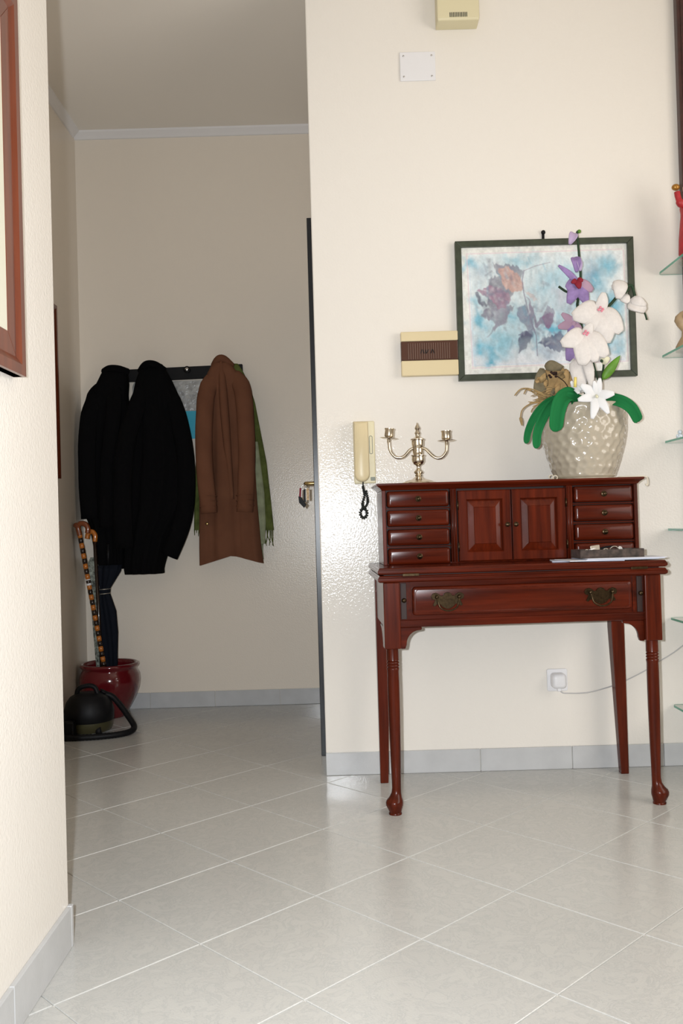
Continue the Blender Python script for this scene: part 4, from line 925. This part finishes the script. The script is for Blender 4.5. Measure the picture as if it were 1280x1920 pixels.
def coats():
    G = 'coats on the rack'
    A = thing('black_coat', 'long black coat on the peg beside the hall corner', 'coat', (0, 0, 0), 0, G)
    garment([(1.680, -1.135, -1.035, .085), (1.655, -1.150, -1.025, .10), (1.60, -1.175, -1.02, .115), (1.535, -1.218, -1.025, .12), (1.45, -1.228, -1.012, .125), (1.2, -1.242, -1.024, .13), (.95, -1.240, -1.044, .13), (.92, -1.225, -1.046, .13), (.80, -1.205, -1.050, .13), (.70, -1.195, -1.052, .13)], ((3, .010, .5), (7, .005, 1.)), seed=1, back=BY-.03).build('body', M_WOOL, A, True)
    sleeve([(-1.150, BY-.11, 1.60), (-1.175, BY-.13, 1.52), (-1.203, BY-.155, 1.40), (-1.212, BY-.165, 1.18), (-1.205, BY-.165, .945)], (.09, .085)).build('sleeve', M_WOOL, A, True)
    sleeve([(-1.07, BY-.13, 1.60), (-1.085, BY-.170, 1.40), (-1.11, BY-.18, 1.18), (-1.12, BY-.18, .90)], (.08, .075)).build('sleeve', M_WOOL, A, True)
    MB().tube(smooth_path([(-1.135, BY-.09, 1.66), (-1.10, BY-.12, 1.668), (-1.06, BY-.12, 1.665), (-1.025, BY-.09, 1.655)], 5), .020, 12).build('collar', M_WOOL, A, True)
    B_ = thing('black_coat', 'wide black coat on the peg nearest the bare chrome-tipped peg', 'coat', (0, 0, 0), 0, G)
    garment([(1.690, -.945, -.855, .09), (1.66, -.965, -.835, .11), (1.60, -.985, -.805, .125), (1.50, -1.005, -.762, .14), (1.40, -1.014, -.735, .15), (1.25, -1.022, -.720, .155), (1.0, -1.045, -.735, .16), (.85, -1.052, -.82, .16), (.70, -1.058, -.868, .155), (.672, -1.055, -.868, .15)], ((4, .012, .2), (9, .004, 2.)), seed=2, back=BY-.03).build('body', M_WOOL, B_, True)
    sleeve([(-.850, BY-.12, 1.60), (-.800, BY-.145, 1.50), (-.757, BY-.17, 1.36), (-.735, BY-.18, 1.15), (-.755, BY-.18, .93), (-.828, BY-.175, .755)], (.085, .085)).build('sleeve', M_WOOL, B_, True)
    sleeve([(-.935, BY-.13, 1.61), (-.970, BY-.18, 1.45), (-1.01, BY-.215, 1.30), (-1.03, BY-.225, 1.10), (-1.03, BY-.225, .80)], (.085, .09)).build('sleeve', M_WOOL, B_, True)
    MB().tube(smooth_path([(-.955, BY-.10, 1.655), (-.925, BY-.13, 1.68), (-.885, BY-.13, 1.68), (-.845, BY-.10, 1.655)], 5), .020, 12).build('collar', M_WOOL, B_, True)
    D = thing('brown_coat', 'brown wool coat hanging with its sleeves to the front', 'coat', (0, 0, 0), 0, G)
    garment([(1.702, -.582, -.540, .06), (1.685, -.605, -.518, .08), (1.64, -.630, -.490, .09), (1.585, -.655, -.455, .085), (1.545, -.674, -.424, .08), (1.50, -.672, -.425, .075), (1.40, -.676, -.422, .07), (1.0, -.690, -.408, .07), (.80, -.696, -.395, .07), (.715, -.697, -.385, .07)], ((2, .014, 3.1), (5, .006, 1.2)), hem=lambda q: .045*max(0, 1-abs(q-.52)/.5)-.012, seed=3, back=BY-.058).build('body', M_CAMEL, D, True)
    for xs_, xe in (((-.640), -.634), (-.452, -.458)):
        sg = 1 if xs_ < -.5 else -1
        s_ = sleeve([(xs_+sg*.050, BY-.118, 1.640), (xs_+sg*.012, BY-.135, 1.555), (xs_-sg*.002, BY-.160, 1.45), (xe-sg*.014, BY-.182, 1.22), (xe+sg*.003, BY-.182, .955)], (.088, .080), .058).build('sleeve', M_CAMEL, D, True)
        for z_ in (1.035, 1.010, .985):
            MB().tube([(xe+.042*math.cos(a_), BY-.182+.030*math.sin(a_), z_-.004*math.sin(a_)) for a_ in [q*2*PI/20 for q in range(21)]], .0022, 6).build('cuff_seam', M_CAMEL, s_, True)
    MB().tube(smooth_path([(-.600, BY-.09, 1.675), (-.575, BY-.125, 1.700), (-.548, BY-.125, 1.700), (-.515, BY-.09, 1.670)], 5), .018, 12).build('collar', M_CAMEL, D, True)
    # long folds running down from the collar
    MB().tube(smooth_path([(-.562, BY-.128, 1.69), (-.556, BY-.142, 1.60), (-.550, BY-.140, 1.45), (-.540, BY-.132, 1.25), (-.525, BY-.120, 1.02)], 6), [.008+.014*math.sin(PI*k/24) for k in range(25)], 10).build('front_fold', M_CAMEL, D, True)
    MB().lathe([(.007, 0), (.008, .002), (.006, .004)], seg=14).build('button', M_BRASSL, D, True).matrix_local = Matrix.Translation((-.650, BY-.128, .905)) @ Matrix.Rotation(PI/2, 4, 'X')
    # scarf behind the brown coat: two hanging ends, knotted fringe
    Sx = thing('green_scarf', 'olive green fringed scarf hanging behind the brown coat', 'scarf', (0, 0, 0))
    garment([(1.690, -.56, -.490, .030), (1.66, -.55, -.470, .030), (1.60, -.52, -.442, .03), (1.50, -.48, -.412, .03), (1.20, -.44, -.362, .03), (1.0, -.43, -.345, .03), (.865, -.428, -.335, .03)], ((3, .006, 0), (6, .005, 1)), n=48, seed=5, back=BY-.024).build('hanging_end', M_SCARF, Sx, True)
    garment([(1.30, -.44, -.40, .02), (1.05, -.435, -.375, .02), (.90, -.430, -.372, .02), (.80, -.428, -.378, .02)], ((4, .005, 0),), n=40, m_=24, seed=6, back=BY-.055).build('pale_end', M_SCARFP, Sx, True)
    garment([(1.655, -.640, -.58, .03), (1.50, -.685, -.60, .03), (1.20, -.712, -.62, .03), (.95, -.726, -.64, .03), (.875, -.728, -.655, .03)], ((4, .006, 0),), n=40, m_=24, seed=7, back=BY-.024).build('hanging_end', M_SCARF, Sx, True)
    rng = random.Random(4)
    for k in range(14):
        x = -.432+.007*k; top = .868 if k > 6 else .805; ln = rng.uniform(.045, .085)
        MB().tube(smooth_path([(x, BY-.045, top), (x+rng.uniform(-.006, .006), BY-.048, top-ln*.5), (x+rng.uniform(-.012, .012), BY-.045, top-ln)], 3), [.0028, .0028, .0026, .0024, .0022, .002, .0014], 5).build('fringe', M_SCARFP if k < 7 else M_SCARF, Sx, True)
    for k in range(7):
        x = -.726+.011*k; ln = rng.uniform(.015, .04)
        MB().tube([(x, BY-.04, .88), (x+rng.uniform(-.004, .004), BY-.04, .88-ln)], [.003, .0015], 5).build('fringe', M_SCARF, Sx, True)
    # crinkled clear bag with a turquoise card behind the coats
    Bg = thing('plastic_bag', 'crinkled clear plastic bag with turquoise base hanging between coats', 'bag', (0, 0, 0))
    garment([(1.618, -1.01, -.63, .012), (1.60, -1.02, -.625, .016), (1.52, -1.02, -.622, .020), (1.466, -1.02, -.622, .020)], ((9, .003, 0),), n=60, m_=16, seed=8, back=BY-.003).build('clear_part', M_BAG, Bg, True)
    garment([(1.466, -1.02, -.622, .021), (1.42, -1.01, -.63, .022), (1.33, -1.0, -.64, .022)], ((5, .002, 0),), n=60, m_=12, seed=9, back=BY-.003).build('turquoise_part', M_TURQ, Bg, True)
coats()

# ------------------------------------------------------------------ umbrella pot in the corner
UX, UY = -1.128, 4.325
def umbrella_pot():
    T = thing('ceramic_pot', 'round oxblood glazed pot used as an umbrella stand', 'pot', (UX, UY, 0))
    MB().lathe([(.070, 0), (.075, .004), (.080, .02), (.100, .055), (.122, .095), (.137, .135), (.143, .170), (.140, .200), (.130, .220), (.126, .228), (.134, .236), (.139, .244), (.138, .252), (.130, .256), (.122, .252), (.118, .236), (.124, .200), (.118, .13), (.08, .05), (.03, .03)], seg=56).build('body', M_POTRED, T, True)
    # folded navy umbrella with a strap
    U = thing('folded_umbrella', 'folded navy umbrella with buckled strap standing in the pot', 'umbrella', (UX+.005, UY, 0))
    R = []
    for z_, r, x in ((.034, .008, -.01), (.10, .022, -.008), (.26, .036, -.004), (.40, .044, -.008), (.50, .044, -.016), (.555, .034, -.022), (.585, .027, -.024), (.612, .028, -.022), (.65, .042, -.014), (.69, .056, -.004), (.72, .058, 0)):
        R.append([(x+r*(1+.16*math.cos(7*t+z_*6))*math.cos(t), r*.8*(1+.16*math.cos(7*t+z_*6))*math.sin(t), z_) for t in [k*2*PI/56 for k in range(56)]])
    MB().loft(R).build('canopy', M_NAVY, U, True)
    for z_ in (.585, .606):
        MB().tube([(-.0235+.031*math.cos(t), .026*math.sin(t), z_+.002*math.cos(t)) for t in [k*2*PI/24 for k in range(25)]], .0018, 6).build('strap_edge', M_SHELL, U, True)
    MB().loft([[(-.0235+.0305*math.cos(t), .0255*math.sin(t), z_) for t in [k*2*PI/24 for k in range(24)]] for z_ in (.587, .604)], cap=False).build('strap', M_NAVY, U, True)
    MB().tube([(0, 0, .715), (.004, 0, .82)], .008, 10).build('shaft', M_BLACK, U, True)
    # tortoise walking stick with crook, leaning into the corner
    K = thing('walking_stick', 'tortoise banded walking stick with knobbed handle leaning in the corner', 'walking stick', (0, 0, 0))
    p0 = Vector((-1.105, 4.262, .05)); p1 = Vector((-1.238, 4.262, .878)); n = 34
    for k in range(n):
        a_, b_ = p0.lerp(p1, k/n), p0.lerp(p1, (k+1)/n)
        MB().tube([a_, a_.lerp(b_, .5), b_], [.0108, .0118, .0108], 12).build('cane_segment', M_LAMB if k % 2 else M_CANEDK, K, True)
    MB().tube(smooth_path([p1-Vector((-.002, 0, .012)), p1+Vector((-.006, 0, .026)), p1+Vector((.004, -.004, .043)), p1+Vector((.028, -.006, .042)), p1+Vector((.042, -.006, .022)), p1+Vector((.040, -.006, -.002))], 5), .0125, 12).ball(p1+Vector((-.012, 0, .036)), (.017, .014, .014), 12, 8).build('grip', M_CANEHD, K, True)
    MB().tube([p0.lerp(p1, .70), p0.lerp(p1, .735)], .0112, 12).build('paper_label', M_WHITEP, K, True)
    K2 = thing('walking_stick', 'plain dark walking stick with orange-brown crook behind the black coat', 'walking stick', (0, 0, 0))
    q0, q1 = Vector((-1.150, 4.285, .06)), Vector((-1.172, 4.282, .835))
    MB().tube([q0, q1], .0085, 10).build('shaft', M_CANEDK, K2, True)
    MB().tube(smooth_path([q1, q1+Vector((.002, 0, .030)), q1+Vector((-.012, 0, .048)), q1+Vector((-.030, 0, .040)), q1+Vector((-.036, 0, .015))], 5), .0115, 12).build('crook', M_LAMB, K2, True)
    Z = thing('patterned_umbrella', 'folded umbrella in patterned grey green cloth beside the navy one', 'umbrella', (UX, UY, 0))
    R = []
    for z_, r, x in ((.04, .006, -.03), (.25, .014, -.042), (.50, .018, -.052), (.60, .022, -.060), (.67, .026, -.064), (.72, .024, -.064), (.76, .010, -.06)):
        R.append([(x+r*(1+.2*math.cos(6*t))*math.cos(t), -.022+r*.6*(1+.2*math.cos(6*t))*math.sin(t), z_) for t in [k*2*PI/40 for k in range(40)]])
    MB().loft(R).build('canopy', M_MOTIF, Z, True)
    MB().tube([(-.05, -.022, .75), (-.05, -.022, .80)], .007, 10).build('shaft', M_BLACK, Z, True)
umbrella_pot()

# ------------------------------------------------------------------ vacuum cleaner
def vacuum():
    T = thing('vacuum_cleaner', 'small black cylinder vacuum cleaner with its hose on the floor', 'vacuum cleaner', (-1.135, 3.985, 0))
    R = []
    for z_, rx, ry in ((.012, .090, .085), (.03, .102, .096), (.055, .104, .098), (.06, .108, .102), (.10, .108, .102), (.135, .098, .094), (.160, .080, .078), (.174, .055, .055), (.178, .02, .02)):
        R.append([(rx*math.cos(t), ry*math.sin(t), z_) for t in [k*2*PI/40 for k in range(40)]])
    MB().loft(R[:3]).build('lower_shell', M_KHAKI, T, True, auto=.8)
    MB().loft(R[2:]).build('upper_shell', M_BLACK, T, True, auto=.8)
    MB().tube(smooth_path([(-.05, -.01, .162), (-.04, -.01, .195), (0, -.01, .208), (.03, -.01, .200), (.045, -.01, .168)], 5), .010, 10).build('carrying_handle', M_BLACK, T, True)
    MB().box(-.085, -.030, -.125, -.075, .0, .075).build('front_wheel_fork', M_BLACK, T, bevel=.008)
    for x, y in ((-.07, .06), (.07, .06), (.06, -.065)):
        w_ = MB().lathe([(.018, -.010), (.020, -.006), (.020, .006), (.018, .010)], seg=18).build('wheel', M_BLACK, T, True); w_.matrix_local = Matrix.Translation((x, y, .0205)) @ Matrix.Rotation(PI/2, 4, 'Y')
    MB().lathe([(.016, 0), (.016, .03), (.020, .032)], seg=16).build('hose_socket', M_BLACK, T, True).matrix_local = Matrix.Translation((.045, .02, .150)) @ Matrix.Rotation(.6, 4, 'Y')
    hp = smooth_path([(.055, .02, .168), (.095, .03, .150), (.135, .02, .110), (.175, -.005, .065), (.205, -.035, .030), (.198, -.075, .0165), (.150, -.115, .0135), (.070, -.145, .0135), (-.02, -.155, .0135), (-.09, -.14, .0135), (-.125, -.08, .02)], 12)
    MB().tube(hp, [.0125+.0010*(k % 2) for k in range(len(hp))], 12).build('hose', M_BLACK, T, True)
vacuum()

# keys hanging in the entrance door
def doorkeys():
    T = thing('door_keys', 'bunch of keys with red and black fob hanging at the entrance door', 'keys', (CX-.076, 3.705, 1.05))
    MB().tube([(.004+.010*math.cos(t), 0, -.010+.010*math.sin(t)) for t in [k*2*PI/20 for k in range(21)]], .0012, 6).build('split_ring', M_STEEL, T, True)
    MB().box(.014, .024, -.001, .001, -.062, -.014).build('key', M_BRASS, T)
    MB().box(.002, .010, -.0015, .0005, -.070, -.018).build('key', M_BLACK, T)
    MB().loft([[(-.010+x-.004*(-z)/.05, y, z) for x, y in ((-.003, -.002), (.004, -.002), (.004, .002), (-.003, .002))] for z in (-.012, -.05)]).build('red_strap', M_RED, T)
    MB().prism([(-.020, -.046), (-.008, -.050), (.012, -.082), (.002, -.094), (-.018, -.072)], -.004, .004).build('black_fob', M_BLACK, T, bevel=.001)
doorkeys()
